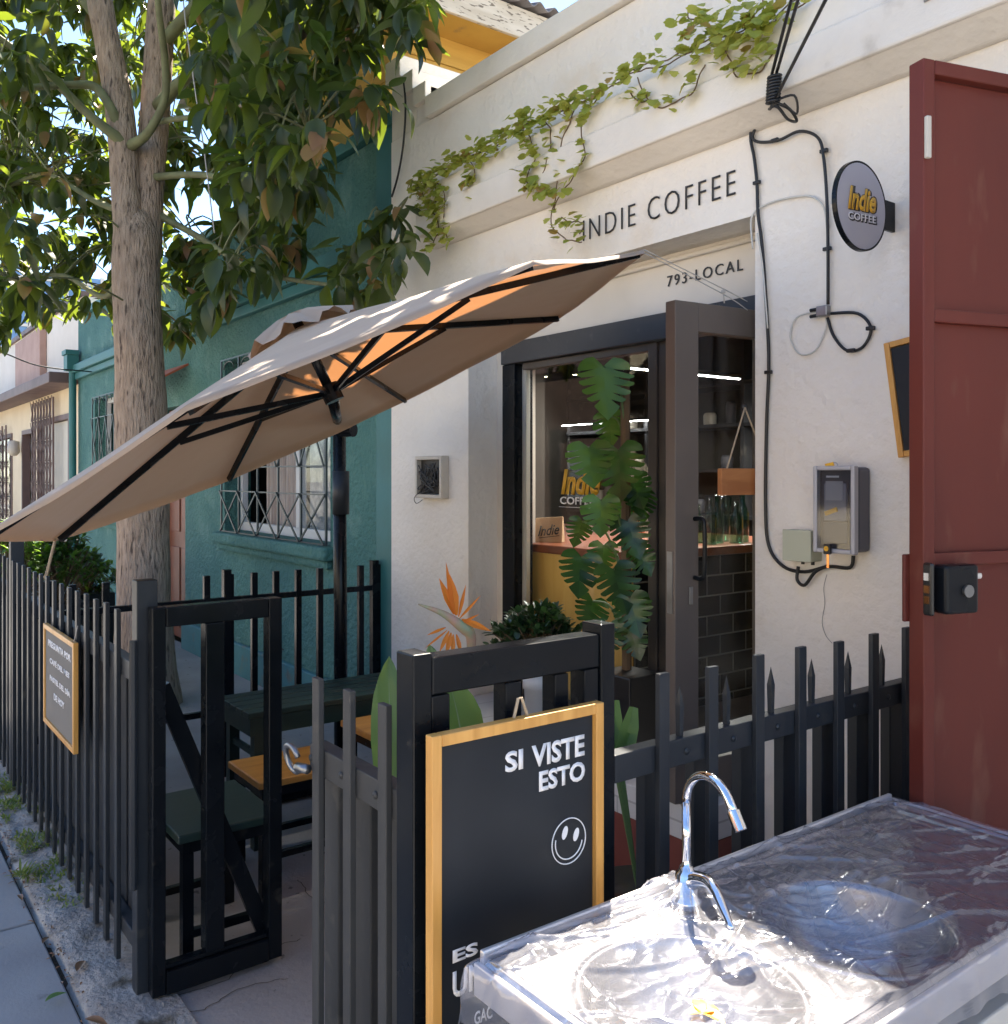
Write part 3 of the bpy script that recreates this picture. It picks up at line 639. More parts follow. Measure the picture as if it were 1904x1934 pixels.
MB().box(CXa, CY-.38, 2.80, CXb-.05, CY-.001, 2.94).build('canopy_band', brown_trim, crm, bevel=.01)
MB().box(CXa, CY-.03, 3.951, CXb, CY+.25, 4.02).build('coping', brown_trim, crm)
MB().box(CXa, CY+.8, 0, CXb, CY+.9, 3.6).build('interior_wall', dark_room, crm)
MB().box(CXa, CY+.2, 3.7, CXb, 8, 3.8).build('roof', raw_concrete, crm)
px0, px1 = at(26, 680, Y=CY-.1).x, at(72, 680, Y=CY-.1).x
MB().box(px0, CY-.08, 3.02, px1, CY+.018, 3.85).build('sign_panel', pink_panel, crm, bevel=.01)
def framed(x0, x1, z0, z1, nm):
    m = MB(); m.box(x0, CY-.02, z0, x0+.07, CY+.1, z1); m.box(x1-.07, CY-.02, z0, x1, CY+.1, z1); m.box(x0+.07, CY-.02, z1-.07, x1-.07, CY+.1, z1); return m.build(nm, brown_trim, crm)
framed(dx0+.001, dx1-.001, .021, 2.349, 'door_frame'); wf = framed(gx0+.001, gx1-.001, .351, 2.449, 'window'); MB().box(gx0+.08, CY+.05, .36, gx1-.08, CY+.055, 2.37).build('pane', M('bright_curtain', (.62, .60, .52), .8), wf)
wf2 = framed(fx0+.001, fx1-.001, .301, 2.349, 'window'); MB().box(fx0+.08, CY+.05, .31, fx1-.08, CY+.055, 2.27).build('pane', shop_glass, wf2)
MB().box(dx0+.08, CY+.12, .03, dx1-.08, CY+.16, 2.27).build('door', M('near_black_door', (.03, .02, .02), .5), crm)
def scissor(x0, x1, z0, z1, n, dense):
    g = MB(); up_ = (0, -1, 0)
    xs_ = [x0+(x1-x0)*(i/n) for i in range(n+1)]
    for x in xs_: g.bar((x, CY-.08, z0), (x, CY-.08, z1), .045, .02, up_)
    for a, b in zip(xs_, xs_[1:]):
        z = z0
        while z < z1-.2: g.bar((a, CY-.1, z), (b, CY-.1, z+.3), .012, .008, up_); g.bar((b, CY-.11, z), (a, CY-.11, z+.3), .012, .008, up_); z += .32
    return g
scissor(gx0-.1, at(112, 800, Y=CY).x, .2, 2.72, 7, 1).build('folding_grille', brown_trim, crm)
scissor(fx0, fx1-.2, .2, 2.5, 7, 1).build('folding_grille', brown_trim, crm)
lb = at(22, 845, Y=CY-.15); lm = MB(); lm.lathe((lb.x, CY-.12, lb.z), [(.02, .12), (.09, .1), (.10, -.08), (.05, -.14), (.001, -.15)], 12); lm.build('wall_lamp', ivory, crm, smooth=True)

# houses added over the road, out of view: they send sunlight back and show in the shop glass
for i, (x0, x1, h_, mt_h, lab) in enumerate(((-24, -15.1, 4.2, M('dull_brick_render', (.16, .10, .075), .9, (.12, .08, .06), vscale=3), 'added unseen dull brown low house across the road, far left'), (-15, -7.1, 4.6, cream_wall, 'added unseen cream low house across the road, facing the teal house'), (-7, 1.4, 4.0, pale_wall, 'added unseen pale low house across the road, facing the cafe'), (1.5, 12, 4.4, cream_wall, 'added unseen cream low house across the road, far right'))):  # brown house kept dark to deepen the reflection in the shop pane
    t_ = thing('added_opposite_house', lab, 'building', ((x0+x1)/2, -9.2, 0), group='added low houses across the road')
    MB().box(x0, -16, -.1, x1, -9.2, h_).build('wall', mt_h, t_)
    MB().box(x0-.04, -9.32, h_+.001, x1+.04, -9.1, h_+.14).build('coping', brown_trim, t_)
    n_w = int((x1-x0)/2.4)
    for k_ in range(n_w):
        xx = x0+(k_+.5)*(x1-x0)/n_w
        if k_ % 3 == 1: MB().box(xx-.45, -9.199, 0, xx+.45, -9.15, 2.2).build('door', red_brown, t_)
        else:
            wo_ = MB().box(xx-.55, -9.199, 1.0, xx+.55, -9.16, 2.3).build('window', pvc, t_); MB().box(xx-.5, -9.159, 1.05, xx+.5, -9.155, 2.25).build('pane', shop_glass, wo_)

# distant glass tower behind the cream house
tw = thing('glass_tower', 'distant blue glazed tower behind the cream house roof', 'building', (-95, 20, 0))
tc = at(-45, 600, d=85); MB().box(tc.x-9, tc.y-9, -.1, tc.x+9, tc.y+9, 19.5).build('body', M('pale_blue_glass', (.20, .34, .55), .15, (.12, .22, .40), vscale=.3), tw)
mm = MB()
for z in range(1, 10):
    mm.box(tc.x-9.15, tc.y-9.15, z*2.1-.12, tc.x+9.15, tc.y+9.15, z*2.1+.12)
for i in range(-3, 4):
    for sgn in (-1, 1): mm.box(tc.x+i*3-.15, tc.y+sgn*9.05-.12, 0, tc.x+i*3+.15, tc.y+sgn*9.05+.12, 19.6); mm.box(tc.x+sgn*9.05-.12, tc.y+i*3-.15, 0, tc.x+sgn*9.05+.12, tc.y+i*3+.15, 19.6)
mm.build('mullion_grid', pale_wall, tw)

# ================================================================== YELLOW HOUSE BEHIND
yh_ = thing('yellow_house', 'yellow boarded upper storey with peeling fascia behind the cafe roof', 'building', (-8, 5, 0))
YX = -5.2
bd = MB(); z = 3.351
while z < 4.95:
    bd.box(-7.6, 2.95, z, YX+random.uniform(-.003, .003), 7.4, min(z+.205, 4.95)); z += .21
bd.build('boarded_wall', yellow_board, yh_, bevel=.006)
MB().box(YX+.005, 2.6, 4.575, -4.88, 6.9, 4.60).build('soffit', yellow_board, yh_)
MB().box(-4.879, 2.5, 4.56, -4.85, 7.0, 4.76).build('fascia', peeling, yh_, bevel=.004)
rf = MB(); vs = []; fs = []; ny = 260; xs_ = (-4.80, -6.4, -8.0)
zs_ = (4.80, 5.35, 4.80)
for j in range(ny+1):
    y = 2.45+4.7*j/ny; wv = .022*math.cos(y*2*math.pi/.13)
    for x, z in zip(xs_, zs_): vs.append((x, y, z+wv))
    for x, z in zip(xs_, zs_): vs.append((x, y, z+wv-.012))
for j in range(ny):
    a = j*6
    for k_ in (0, 1): fs.append((a+k_, a+k_+1, a+k_+7, a+k_+6)); fs.append((a+3+k_, a+9+k_, a+10+k_, a+4+k_))
    fs.append((a, a+6, a+9, a+3))
rf.add(vs, fs); rf.build('roof', corr, yh_, smooth=True, recalc=False)
br = MB(); br.bar((YX, 3.95, 4.25), (-4.9, 3.95, 4.55), .06); br.build('bracket', peeling, yh_)

# ================================================================== STREET TREE
tree = thing('street_tree', 'big leafy street tree with forked grey trunk beside the patio', 'tree', at(272, 1332, d=6.3))
D = 6.3
tr_ = MB()
def limb(m, pts, n=12, sub=6):
    P_ = smoothpath([at(x, y, d=d) for x, y, d, r in pts], sub); rs = []
    for i in range(len(pts)-1):
        for k_ in range(sub): t = k_/sub; rs.append(pts[i][3]*(1-t)+pts[i+1][3]*t)
    rs.append(pts[-1][3]); rs = [r_*(1+.06*noise.noise(Vector((i*.35, r_*20, 0)))) for i, r_ in enumerate(rs)]
    m.tube(P_, rs, n); return P_
bone = []
bone += limb(tr_, [(276, 1345, D, .25), (273, 1230, D, .20), (272, 1130, D, .178), (271, 1000, D, .172), (268, 850, D, .176), (265, 720, D, .168), (260, 600, D, .155), (257, 510, D, .158), (259, 450, D, .158), (262, 415, D, .11), (264, 395, D, .04)], 20)
bone += limb(tr_, [(254, 540, D-.01, .10), (247, 450, D-.03, .112), (238, 350, D, .10), (232, 265, D, .098), (222, 180, D, .092), (205, 90, D, .088), (188, 0, D, .085), (172, -120, D, .07), (140, -300, D, .05)], 14)
bone += limb(tr_, [(266, 540, D+.03, .10), (274, 450, D+.05, .115), (280, 350, D+.1, .105), (290, 250, D+.15, .10), (298, 130, D+.2, .10), (306, 0, D+.25, .095), (320, -150, D+.3, .08), (350, -330, D+.3, .05)], 14)
trunk = tr_.build('trunk', bark, tree, smooth=True)
gb = MB()
G = []
G += limb(gb, [(232, 268, D-.05, .045), (190, 235, D-.15, .034), (150, 200, D-.2, .03), (80, 130, D-.4, .028), (10, 80, D-.6, .022), (-80, 10, D-.8, .014)], 8)
G += limb(gb, [(228, 250, D-.02, .045), (210, 205, D-.1, .034), (180, 165, D-.1, .032), (140, 160, D-.2, .026), (60, 165, D-.5, .022), (-20, 170, D-.9, .018), (-150, 160, D-1.1, .01)], 8)
G += limb(gb, [(248, 275, D-.05, .04), (280, 250, D-.2, .03), (310, 190, D-.3, .026), (312, 120, D-.4, .024), (300, 20, D-.6, .022), (290, -100, D-.7, .014)], 8)
G += limb(gb, [(285, 232, D+.1, .024), (360, 222, D-.6, .018), (440, 224, D-1.0, .015), (500, 240, D-1.3, .01), (580, 245, D-1.7, .008)], 8)
G += limb(gb, [(300, 200, D+.1, .05), (400, 100, D-.5, .035), (520, 20, D-1.0, .028), (640, -40, D-1.5, .02), (740, -60, D-1.9, .014)], 8)
G += limb(gb, [(285, 335, D+.1, .03), (380, 330, D-.4, .022), (460, 350, D-.9, .016), (520, 400, D-1.2, .01)], 8)
G += limb(gb, [(288, 400, D+.1, .03), (380, 450, D-.1, .022), (480, 510, D-.5, .016), (600, 535, D-1.0, .012), (680, 530, D-1.3, .008), (740, 420, D-1.35, .006)], 8)
G += limb(gb, [(235, 400, D, .03), (180, 380, D+.3, .022), (90, 330, D+.6, .018), (20, 350, D+.9, .012)], 8)
G += limb(gb, [(240, 480, D, .03), (200, 560, D+.2, .02), (120, 520, D+.5, .016), (40, 530, D+.6, .01)], 8)
G += limb(gb, [(400, 100, D-.5, .04), (560, -60, 5.2, .035), (700, -200, 4.6, .028), (800, -300, 4.2, .018), (900, -380, 3.9, .01)], 8)
G += limb(gb, [(300, 90, D+.2, .05), (430, -60, D, .035), (560, -220, D-.5, .02), (640, -380, D-.8, .012)], 8)
G += limb(gb, [(190, 40, D, .04), (90, -80, D, .03), (-40, -200, D, .02), (-180, -320, D, .012)], 8)
gb.build('branch', green_bark, tree, smooth=True)
bone += G
def bound(x):
    T_ = ((-600, 560), (0, 610), (120, 585), (190, 560), (215, 540), (330, 640), (375, 640), (410, 560), (520, 535), (560, 470), (590, 300), (625, 200), (690, 160), (730, 95), (765, 10), (810, -60), (900, -200))
    for (a, b), (c, d) in zip(T_, T_[1:]):
        if a <= x <= c: return b+(d-b)*(x-a)/(c-a)
    return -9999
def dmax(x, y, z=None):
    yy = .599+.8007*(x-952)/1715
    return 2.42/yy if yy > .05 else 40
cl = []
while len(cl) < 880:
    x = random.uniform(-420, 830); y = random.uniform(-430, 660)
    if y > bound(x): continue
    if 125 < x < 375 and -150 < y < 700 and random.random() < .97: front = False
    else: front = random.random() < .55
    hi = min(8.2, dmax(x, y)); lo = 6.9 if not front and hi > 7 else (4.2 if x > 350 else 5.1)
    if lo > hi: lo = 3.7
    if 125 < x < 375 and -150 < y < 700 and lo < 6.5: continue
    # gaps that let the sky through
    if 70 < x < 185 and 90 < y < 460 and random.random() < .45: continue
    cl.append(at(x, y, d=random.uniform(lo, hi)))
for _ in range(75):
    x = random.uniform(-150, 235); y = random.uniform(60, 590); cl.append(at(x, y, d=random.uniform(6.8, 8.4)))
for (x, y) in ((660, 470), (690, 430), (720, 500), (750, 470), (700, 520), (745, 400), (640, 520), (765, 440)):
    cl.append(at(x, y, d=random.uniform(4.3, min(5.0, dmax(x, y)))))
for (x, y, d_) in ((560, 250, 4.0), (600, 245, 3.9), (520, 270, 4.2), (470, 300, 4.3), (450, 60, 4.2), (560, 40, 4.0), (790, 10, 4.1), (770, 50, 4.2), (722, 190, 4.3), (700, 160, 4.2)):
    cl.append(at(x, y, d=d_))
tries = 0; extra = 0  # unseen leaf clusters added above the frame to shade the parasol
while extra < 150 and tries < 4000:
    tries += 1
    p = Vector((random.uniform(-5.6, -2.7), random.uniform(.7, 2.5), random.uniform(3.3, 6.2))); q = p-C0; dd = q.dot(V)
    vx, vy = 952+1715*q.dot(RT)/dd, 897-1715*q.z/dd
    if vy > -190 and vy > bound(vx)-160: continue
    if 60 < vx < 430 and vy > -420: continue
    cl.append(p); extra += 1
# unseen leaf clusters added above the picture to shade the pavement
for _ in range(120):
    x = random.uniform(-600, 650); y = random.uniform(-1000, -380); cl.append(at(x, y, d=random.uniform(4.2, 7.5)))
tl = MB(); tws = MB(); hue = MB()
for c in cl:
    n = random.randint(9, 14)
    if c.z < 2.0: continue
    nb = min(bone, key=lambda q: (q-c).length_squared)
    if (nb-c).length < 1.6 and random.random() < .6:
        mid = (nb+c)/2+Vector((random.uniform(-.1, .1), random.uniform(-.1, .1), random.uniform(.02, .2))); 
        tws.tube(smoothpath([nb, mid, c], 3), [.007]*3+[.005]*3+[.003], 5, False)
    for i in range(n):
        d_ = rdir(-82, 18); d_.z -= .15
        L_ = random.choice((1, .9, .75, .6))*random.uniform(.155, .225); add_leaf(tl, c+rdir(-90, 90)*random.uniform(.0, .09)+d_*random.uniform(.01, .06), d_, L_, L_*random.uniform(.42, .56), droop=random.uniform(-.1, .7), fold=random.uniform(.05, .7))
crown = tl.build('crown', tree_leaf, tree, smooth=True, recalc=False)
tws.build('twig', green_bark, tree, smooth=True, recalc=False, props={'kind': 'stuff'})

# ================================================================== IVY ON THE LEDGE
ivy = thing('ivy_plant', 'trailing green and yellow ivy growing along the cafe ledge', 'ivy', (-3, F-.05, 3.11))
il = MB(); iv = MB()
def ivy_leaf_at(c, s):
    d_ = rdir(-60, 40); d_.y = -abs(d_.y)*.8-.1
    add_leaf(il, c, d_, s, s*1.15, up=(random.uniform(-.5, .5), -.3, 1), fold=.15, droop=.2, st=((0, .3), (.15, .85), (.35, .8), (.5, 1.05), (.7, .6), (.85, .55), (1, .05)))
def ivy_run(pts, dens, spread, s0=.028, s1=.05, Yp=F-.115, leaf=True, r=.0028):
    P_ = smoothpath([at(x, y, Y=Yp+random.uniform(-.02, .012)) for x, y in pts], 7)
    P_ = [q+Vector((noise.noise(q*15)*.02, 0, noise.noise(q*15+Vector((9, 0, 0)))*.02)) for q in P_]
    iv.tube(P_, r, 5, False)
    for a, b in zip(P_, P_[1:]):
        k_ = dens*.85*(b-a).length; k_ = int(k_)+(random.random() < k_ % 1)
        for _ in range(k_):
            q = a.lerp(b, random.random())+Vector((random.gauss(0, spread), -abs(random.gauss(0, spread*.7)), random.gauss(0, spread)))
            ivy_leaf_at(q, random.uniform(s0, s1))
top = [(785, 352), (830, 325), (880, 300), (930, 280), (975, 250), (1020, 225), (1060, 210), (1110, 190), (1160, 160), (1210, 135), (1260, 120), (1310, 98), (1360, 80), (1420, 58), (1480, 30), (1540, -10)]
ivy_run(top, 110, .022); ivy_run(top[:8], 150, .028)
ivy_run([(x, y-8) for x, y in top[8:]], 40, .03)
ivy_run([(790, 350), (800, 375), (815, 400), (830, 430), (820, 455), (805, 472)], 120, .018)
ivy_run([(800, 350), (835, 350), (840, 400), (838, 430), (850, 455)], 150, .024); ivy_run([(820, 340), (822, 372), (826, 395)], 260, .03)
ivy_run([(880, 300), (895, 320), (892, 345), (880, 350)], 200, .022)
ivy_run([(985, 248), (1005, 270), (1010, 300), (1000, 325), (1000, 350), (1040, 365)], 170, .02)
ivy_run([(1030, 225), (1040, 260), (1030, 310), (1015, 345)], 40, .012)
ivy_run([(1090, 200), (1065, 250), (1055, 330), (1045, 380), (1040, 420), (1060, 445), (1098, 452)], 34, .012)
ivy_run([(1130, 185), (1100, 230), (1105, 290), (1075, 345), (1050, 375), (1045, 400)], 60, .014); ivy_run([(1060, 410), (1080, 420), (1100, 425), (1095, 440)], 110, .012)
ivy_run([(1205, 150), (1225, 195), (1260, 200), (1300, 180), (1320, 150), (1330, 120)], 40, .014)
ivy_run([(1190, 175), (1200, 190), (1225, 195)], 90, .01)
ivy_run([(1370, 75), (1375, 110), (1395, 140), (1440, 130), (1460, 100)], 34, .012)
for (x, y, n_) in ((1430, 45, 36), (1400, 70, 30), (1455, 85, 18), (1330, 50, 16), (1305, 20, 12), (1380, 30, 14)):
    c0 = at(x, y, Y=F-.14)
    for _ in range(n_): ivy_leaf_at(c0+Vector((random.gauss(0, .06), random.uniform(-.05, .02), random.gauss(0, .045))), random.uniform(.03, .05))
ivy_run([(1370, 75), (1340, 60), (1335, 40), (1305, 35), (1300, 15)], 30, .01); ivy_run([(1420, 60), (1440, 20), (1430, -10)], 60, .02)
il.build('foliage', ivy_leaf, ivy, smooth=True, recalc=False); iv.build('stem', stem_m, ivy, recalc=False)

# ================================================================== PARASOL
UMB = (( -3.6570023, 1.63580817, 2.23849204-EYE), (-3.58600351, 1.7512202, 1.95375982-EYE))
KS = .80
ap = Vector(UMB[0])*KS+C0; hub = Vector(UMB[1])*KS+C0; nrm = (ap-hub).normalized()
nrm = Vector((-0.22515688, -0.36600362, 0.90296496))
s_, psi, cdep, RU = -1, 2.423, .354*KS, 1.45*KS
ua = nrm.cross(Vector((1, 0, 0))).normalized(); ub = nrm.cross(ua)
tips = [ap-nrm*cdep+(ua*math.cos(psi+s_*i*math.pi/4)+ub*math.sin(psi+s_*i*math.pi/4))*RU for i in range(8)]
um = thing('cantilever_parasol', 'tilted beige cantilever parasol with black ribs over the patio', 'parasol', (-4.19, 2.10, .01))
cn = MB(); vs = []; fs = []; rings = 14; seg = 12; NS = 8*seg
for k_ in range(1, rings+1):
    t = k_/rings
    for i in range(8):
        for j in range(seg):
            u = j/seg; p = ap.lerp(tips[i], t).lerp(ap.lerp(tips[(i+1) % 8], t), u)
            sag = 4*u*(1-u)*t*.007+math.sin(math.pi*t)*.004
            inward = 4*u*(1-u)*(t**3)*.012
            p = p-nrm*sag+(ap-nrm*cdep*t-p).normalized()*inward+nrm*noise.noise(p*4)*.005
            vs.append(p)
apx = len(vs); vs.append(ap+nrm*.0)
for k_ in range(rings-1):
    for i in range(NS): j = (i+1) % NS; fs.append((k_*NS+i, (k_+1)*NS+i, (k_+1)*NS+j, k_*NS+j))
for i in range(NS): fs.append((apx, i, (i+1) % NS))
cn.add(vs, fs)
# small hem hanging from the rim
o_ = (rings-1)*NS
hv = [Vector(vs[o_+i])-nrm*.012 for i in range(NS)]; b0 = len(cn.v); cn.v += [tuple(h) for h in hv]
for i in range(NS): j = (i+1) % NS; cn.f.append((o_+i, b0+i, b0+j, o_+j))
can = cn.build('canopy', canopy_m, um, smooth=True, recalc=False)
vt = MB(); vv = []; ff = []
for k_, (rr_, hh) in enumerate(((.02, .055), (.08, .05), (.15, .035), (.20, .02))):
    for i in range(48):
        a = 2*math.pi*i/48; fl = (.016*math.sin(a*8)+.008*math.sin(a*19))*(k_/3); base = ap-nrm*(cdep*rr_/RU)
        vv.append(base+(ua*math.cos(a)+ub*math.sin(a))*rr_+nrm*(hh+fl))
for k_ in range(3):
    for i in range(48): j = (i+1) % 48; ff.append((k_*48+i, (k_+1)*48+i, (k_+1)*48+j, k_*48+j))
ff.append(tuple(range(48))[::-1]); vt.add(vv, ff); vt.build('vent_flap', canopy_m, um, smooth=True, recalc=False)
for i in range(8):
    a = ap-nrm*.03; b = ap.lerp(tips[i], .985)-nrm*.014
    MB().bar(a, b, .014, .022, up=nrm).build('rib', fence_black, um)
    m_ = a.lerp(b, .50)-nrm*.012; MB().bar(hub, m_, .012, .018, up=nrm).build('strut', fence_black, um)
MB().tube([hub-nrm*.03, hub+nrm*.03], .035, 14).build('hub', fence_black, um, smooth=False)
MB().tube([hub, ap+nrm*.05], .018, 12).build('mast', fence_black, um, smooth=True)
pb = Vector((-4.19, 2.10, 0.0)); ptop = at(640, 800, X=-4.19); ptop = Vector((-4.21, 2.10, 1.83))
MB().tube([(pb.x, pb.y, .05), (pb.x-.005, pb.y, .9), ptop+Vector((0, 0, .04))], [.034, .034, .034], 14).build('pole', fence_black, um, smooth=True)
ck = MB(); q = at(636, 900, X=-4.19); ck.tube([(pb.x, pb.y, 1.40), (pb.x, pb.y, 1.62)], .043, 14); ck.build('crank_sleeve', fence_metal, um, smooth=True)
hb = at(656, 812, d=4.55); MB().tube([hb+Vector((-.05, -.02, 0)), hb+Vector((.03, .02, 0))], .035, 14).build('crank_housing', fence_black, um)
MB().tube([ptop, hub], .022, 10).build('arm', fence_black, um, smooth=True)
bs = MB(); bs.box(pb.x-.35, pb.y-.04, .02, pb.x+.35, pb.y+.04, .06); bs.box(pb.x-.04, pb.y-.35, .021, pb.x+.04, pb.y+.35, .059); bs.build('base', fence_black, um, bevel=.004)
# cords that hold the rim
e5 = tips[4]; wp = Vector((-2.045, 2.60, at(1420, 568, Y=2.6).z)); kn = at(1366, 551, d=(e5-C0).lerp(wp-C0, .7).dot(V))
rp = thing('tie_cord', 'pale doubled cord tied from the parasol tip to the shop doorway', 'cord', wp)
MB().tube(smoothpath([e5, kn+Vector((0, 0, .01)), wp], 6), .0018, 6).build('strand', rope_white, rp, smooth=True)
MB().tube(smoothpath([e5+Vector((0, 0, -.01)), kn+Vector((0, 0, -.008)), wp+Vector((0, 0, -.03))], 6), .0018, 6).build('strand', rope_white, rp, smooth=True)
MB().lathe(kn, [(.001, -.008), (.007, -.005), (.007, .005), (.001, .008)], 8).tube([kn, kn+Vector((0.005, 0, -.04))], .0025, 6).build('knot', rope_white, rp, smooth=True)
e1 = tips[0]; fp = at(84, 1095, Y=.78)
rp2 = thing('tie_cord', 'natural rope from the low left parasol tip down to the street fence', 'cord', fp)
MB().tube([e1, fp], .004, 6).build('strand', rope_m, rp2); MB().tube([e1+Vector((.01, 0, 0)), fp+Vector((.035, 0, 0))], .004, 6).build('strand', rope_m, rp2)

# ================================================================== FENCES
def fence_run(name, label, org, u, n, offs, ztop=1.165, board_off=0.0, spear_off=None, rail=(None, None), board_z=(.06, .948), mat=fence_metal, posts=(), bw=.07, pw=.032):
    """org: a point of the line, u: along, n: outwards"""
    u = Vector(u).normalized(); n = Vector(n).normalized(); org = Vector(org)
    t = thing(name, label, 'fence', org+u*offs[0])
    def bx(s0, s1, n0, n1, z0, z1, m):
        c = org+u*((s0+s1)/2)+n*((n0+n1)/2)+Vector((0, 0, (z0+z1)/2)); m.obox(c, u, n, (0, 0, 1), s1-s0, n1-n0, z1-z0); return m
    r0, r1 = rail[0] if rail[0] is not None else offs[0]-.02, rail[1] if rail[1] is not None else offs[-1]+.02
    bx(r0, r1, -.040, -.001, .95, 1.01, MB()).build('rail', mat, t, bevel=.003); bx(r0, r1, -.038, -.001, .12, .17, MB()).build('rail', mat, t, bevel=.003)
    for s in offs:
        dz = random.uniform(-.004, .004)
        pk = bx(s-pw/2, s+pw/2, 0, .014, .03, ztop+dz, MB()); pk.build('picket', mat, t, bevel=.002)
        if bw: bx(s+board_off-bw/2, s+board_off+bw/2, -.072, -.041, board_z[0], board_z[1], MB()).build('board', mat, t, bevel=.003)
        if spear_off is not None:
            c = org+u*(s+spear_off)+n*(-.02); m = MB(); a = u*.0055; b = n*.0055; Z = Vector((0, 0, 1))
            m.add([c-a-b+Z*1.0, c+a-b+Z*1.0, c+a+b+Z*1.0, c-a+b+Z*1.0, c-a*1.25-b*1.25+Z*1.08, c+a*1.25-b*1.25+Z*1.08, c+a*1.25+b*1.25+Z*1.08, c-a*1.25+b*1.25+Z*1.08, c+Z*1.125],
                  [(0, 3, 2, 1), (0, 1, 5, 4), (1, 2, 6, 5), (2, 3, 7, 6), (3, 0, 4, 7), (4, 5, 8), (5, 6, 8), (6, 7, 8), (7, 4, 8)]); m.build('spear', mat, t)
            q = org+u*(s+spear_off)+n*(.0005)+Vector((0, 0, .98)); ax = 'X' if abs(n.x) > .5 else 'Y'; sg_ = n.x if abs(n.x) > .5 else n.y
            MB().lathe(q, [(.008, 0), (.007, sg_*.003), (.001, sg_*.005)], 10, ax).build('rivet', mat, t, smooth=True)
    for (s, w_, zt_) in posts: bx(s-w_/2, s+w_/2, -.05, .012, 0, zt_, MB()).build('post', fence_metal, t, bevel=.003)
    return t
offs = [-5.15+.145*i for i in range(15)]
sf = fence_run('street_fence', 'long charcoal picket fence along the pavement with a menu board on it', (0, .77, 0), (1, 0, 0), (0, -1, 0), offs, bw=.118, rail=(-5.20, -2.93), posts=((-5.235, .06, 1.27), (-2.90, .055, 1.278)))
fence_run('street_fence', 'short charcoal picket fence continuing past the far corner post at the picture edge', (0, .78, 0), (1, 0, 0), (0, -1, 0), [-6.4+.145*i for i in range(8)], rail=(-6.42, -5.27))
# side fence towards the sink
xs_view = [1247, 1340, 1428, 1508, 1580, 1646, 1708]
ys_ = [at(x, 1200, X=-1.387).y for x in xs_view]
fence_run('side_fence', 'charcoal spiked fence between the chalkboard and the maroon gate', (-1.387, 0, 0), (0, 1, 0), (1, 0, 0), ys_, board_off=.035, spear_off=.084, rail=(1.33, ys_[-1]+.05), bw=.078)
# framed panel with the chalkboard
fpn = thing('fence_panel', 'black framed fence panel behind the big chalkboard', 'fence', (-1.4, .835, 0))
def sb(y0, y1, z0, z1, nm, x0=-1.44, x1=-1.387, mt=fence_black, par=None): return MB().box(x0, y0, z0, x1, y1, z1).build(nm, mt, par or fpn, bevel=.003)
sb(.835, .875, 0, 1.28, 'post', -1.445, -1.385); sb(1.287, 1.327, 0, 1.29, 'post', -1.445, -1.385)
sb(.877, .917, .12, 1.20, 'stile', -1.435, -1.39); sb(1.245, 1.285, .12, 1.20, 'stile', -1.435, -1.39); sb(.877, 1.285, 1.202, 1.27, 'rail', -1.438, -1.388); sb(.877, 1.285, .06, .118, 'rail', -1.438, -1.388)
sb(1.045, 1.085, .12, 1.20, 'bar', -1.433, -1.392); sb(1.168, 1.205, .12, 1.20, 'bar', -1.433, -1.392)
# short panel with the latch
sp_ = fence_run('spiked_gate', 'short grey spiked gate panel with a ring latch in front of the black frame', (0, .855, 0), (1, 0, 0), (0, -1, 0), [-1.80, -1.655, -1.51], board_off=-.035, spear_off=-.048, rail=(-1.86, -1.45), mat=M('fence_paint_lightened_as_lit', (.058, .058, .058), .5, (.046, .047, .048), vscale=6, bump=.12, bscale=30, spec=.3, col3=(.10, .095, .085), c3scale=12, c3lo=.62, c3hi=.74))  # lighter copy of the fence paint: sky light and sun sheen in its colour
lt = MB(); ce = at(553, 1432, Y=.83); lt.tube(arc(ce, (.035, 0, 0), (0, -.006, .030), R(20), R(330), 16), .0065, 8); lt.tube([ce+Vector((.03, -.002, -.012)), ce+Vector((.075, 0, -.005))], .011, 8)
lt.build('latch', galv, sp_, smooth=True)
# opened gate leaf at the left
gl = thing('gate_leaf', 'black framed gate leaf swung inwards beside the thick corner post', 'gate', (-2.83, .79, .03))
def gbx(y0, y1, z0, z1, nm, x0=-2.855, x1=-2.805, **k): return MB().box(x0, y0, z0, x1, y1, z1).build(nm, fence_black, gl, bevel=.003)
gbx(.785, .825, .03, 1.20, 'stile'); gbx(1.15, 1.195, .03, 1.20, 'stile'); gbx(.826, 1.149, 1.14, 1.20, 'rail'); gbx(.826, 1.149, .03, .10, 'rail', -2.87, -2.80); gbx(.826, 1.149, .101, .115, 'rail', -2.85, -2.815)
gbx(.945, 1.005, .116, 1.139, 'bar', -2.855, -2.805)
MB().bar((-2.875, .83, .95), (-2.875, 1.16, .10), .05, .025, up=(1, 0, 0)).build('brace', fence_black, gl)
MB().tube([(-2.86, .745, .35), (-2.86, .745, 1.1)], .012, 8).build('hinge_rod', fence_metal, gl)
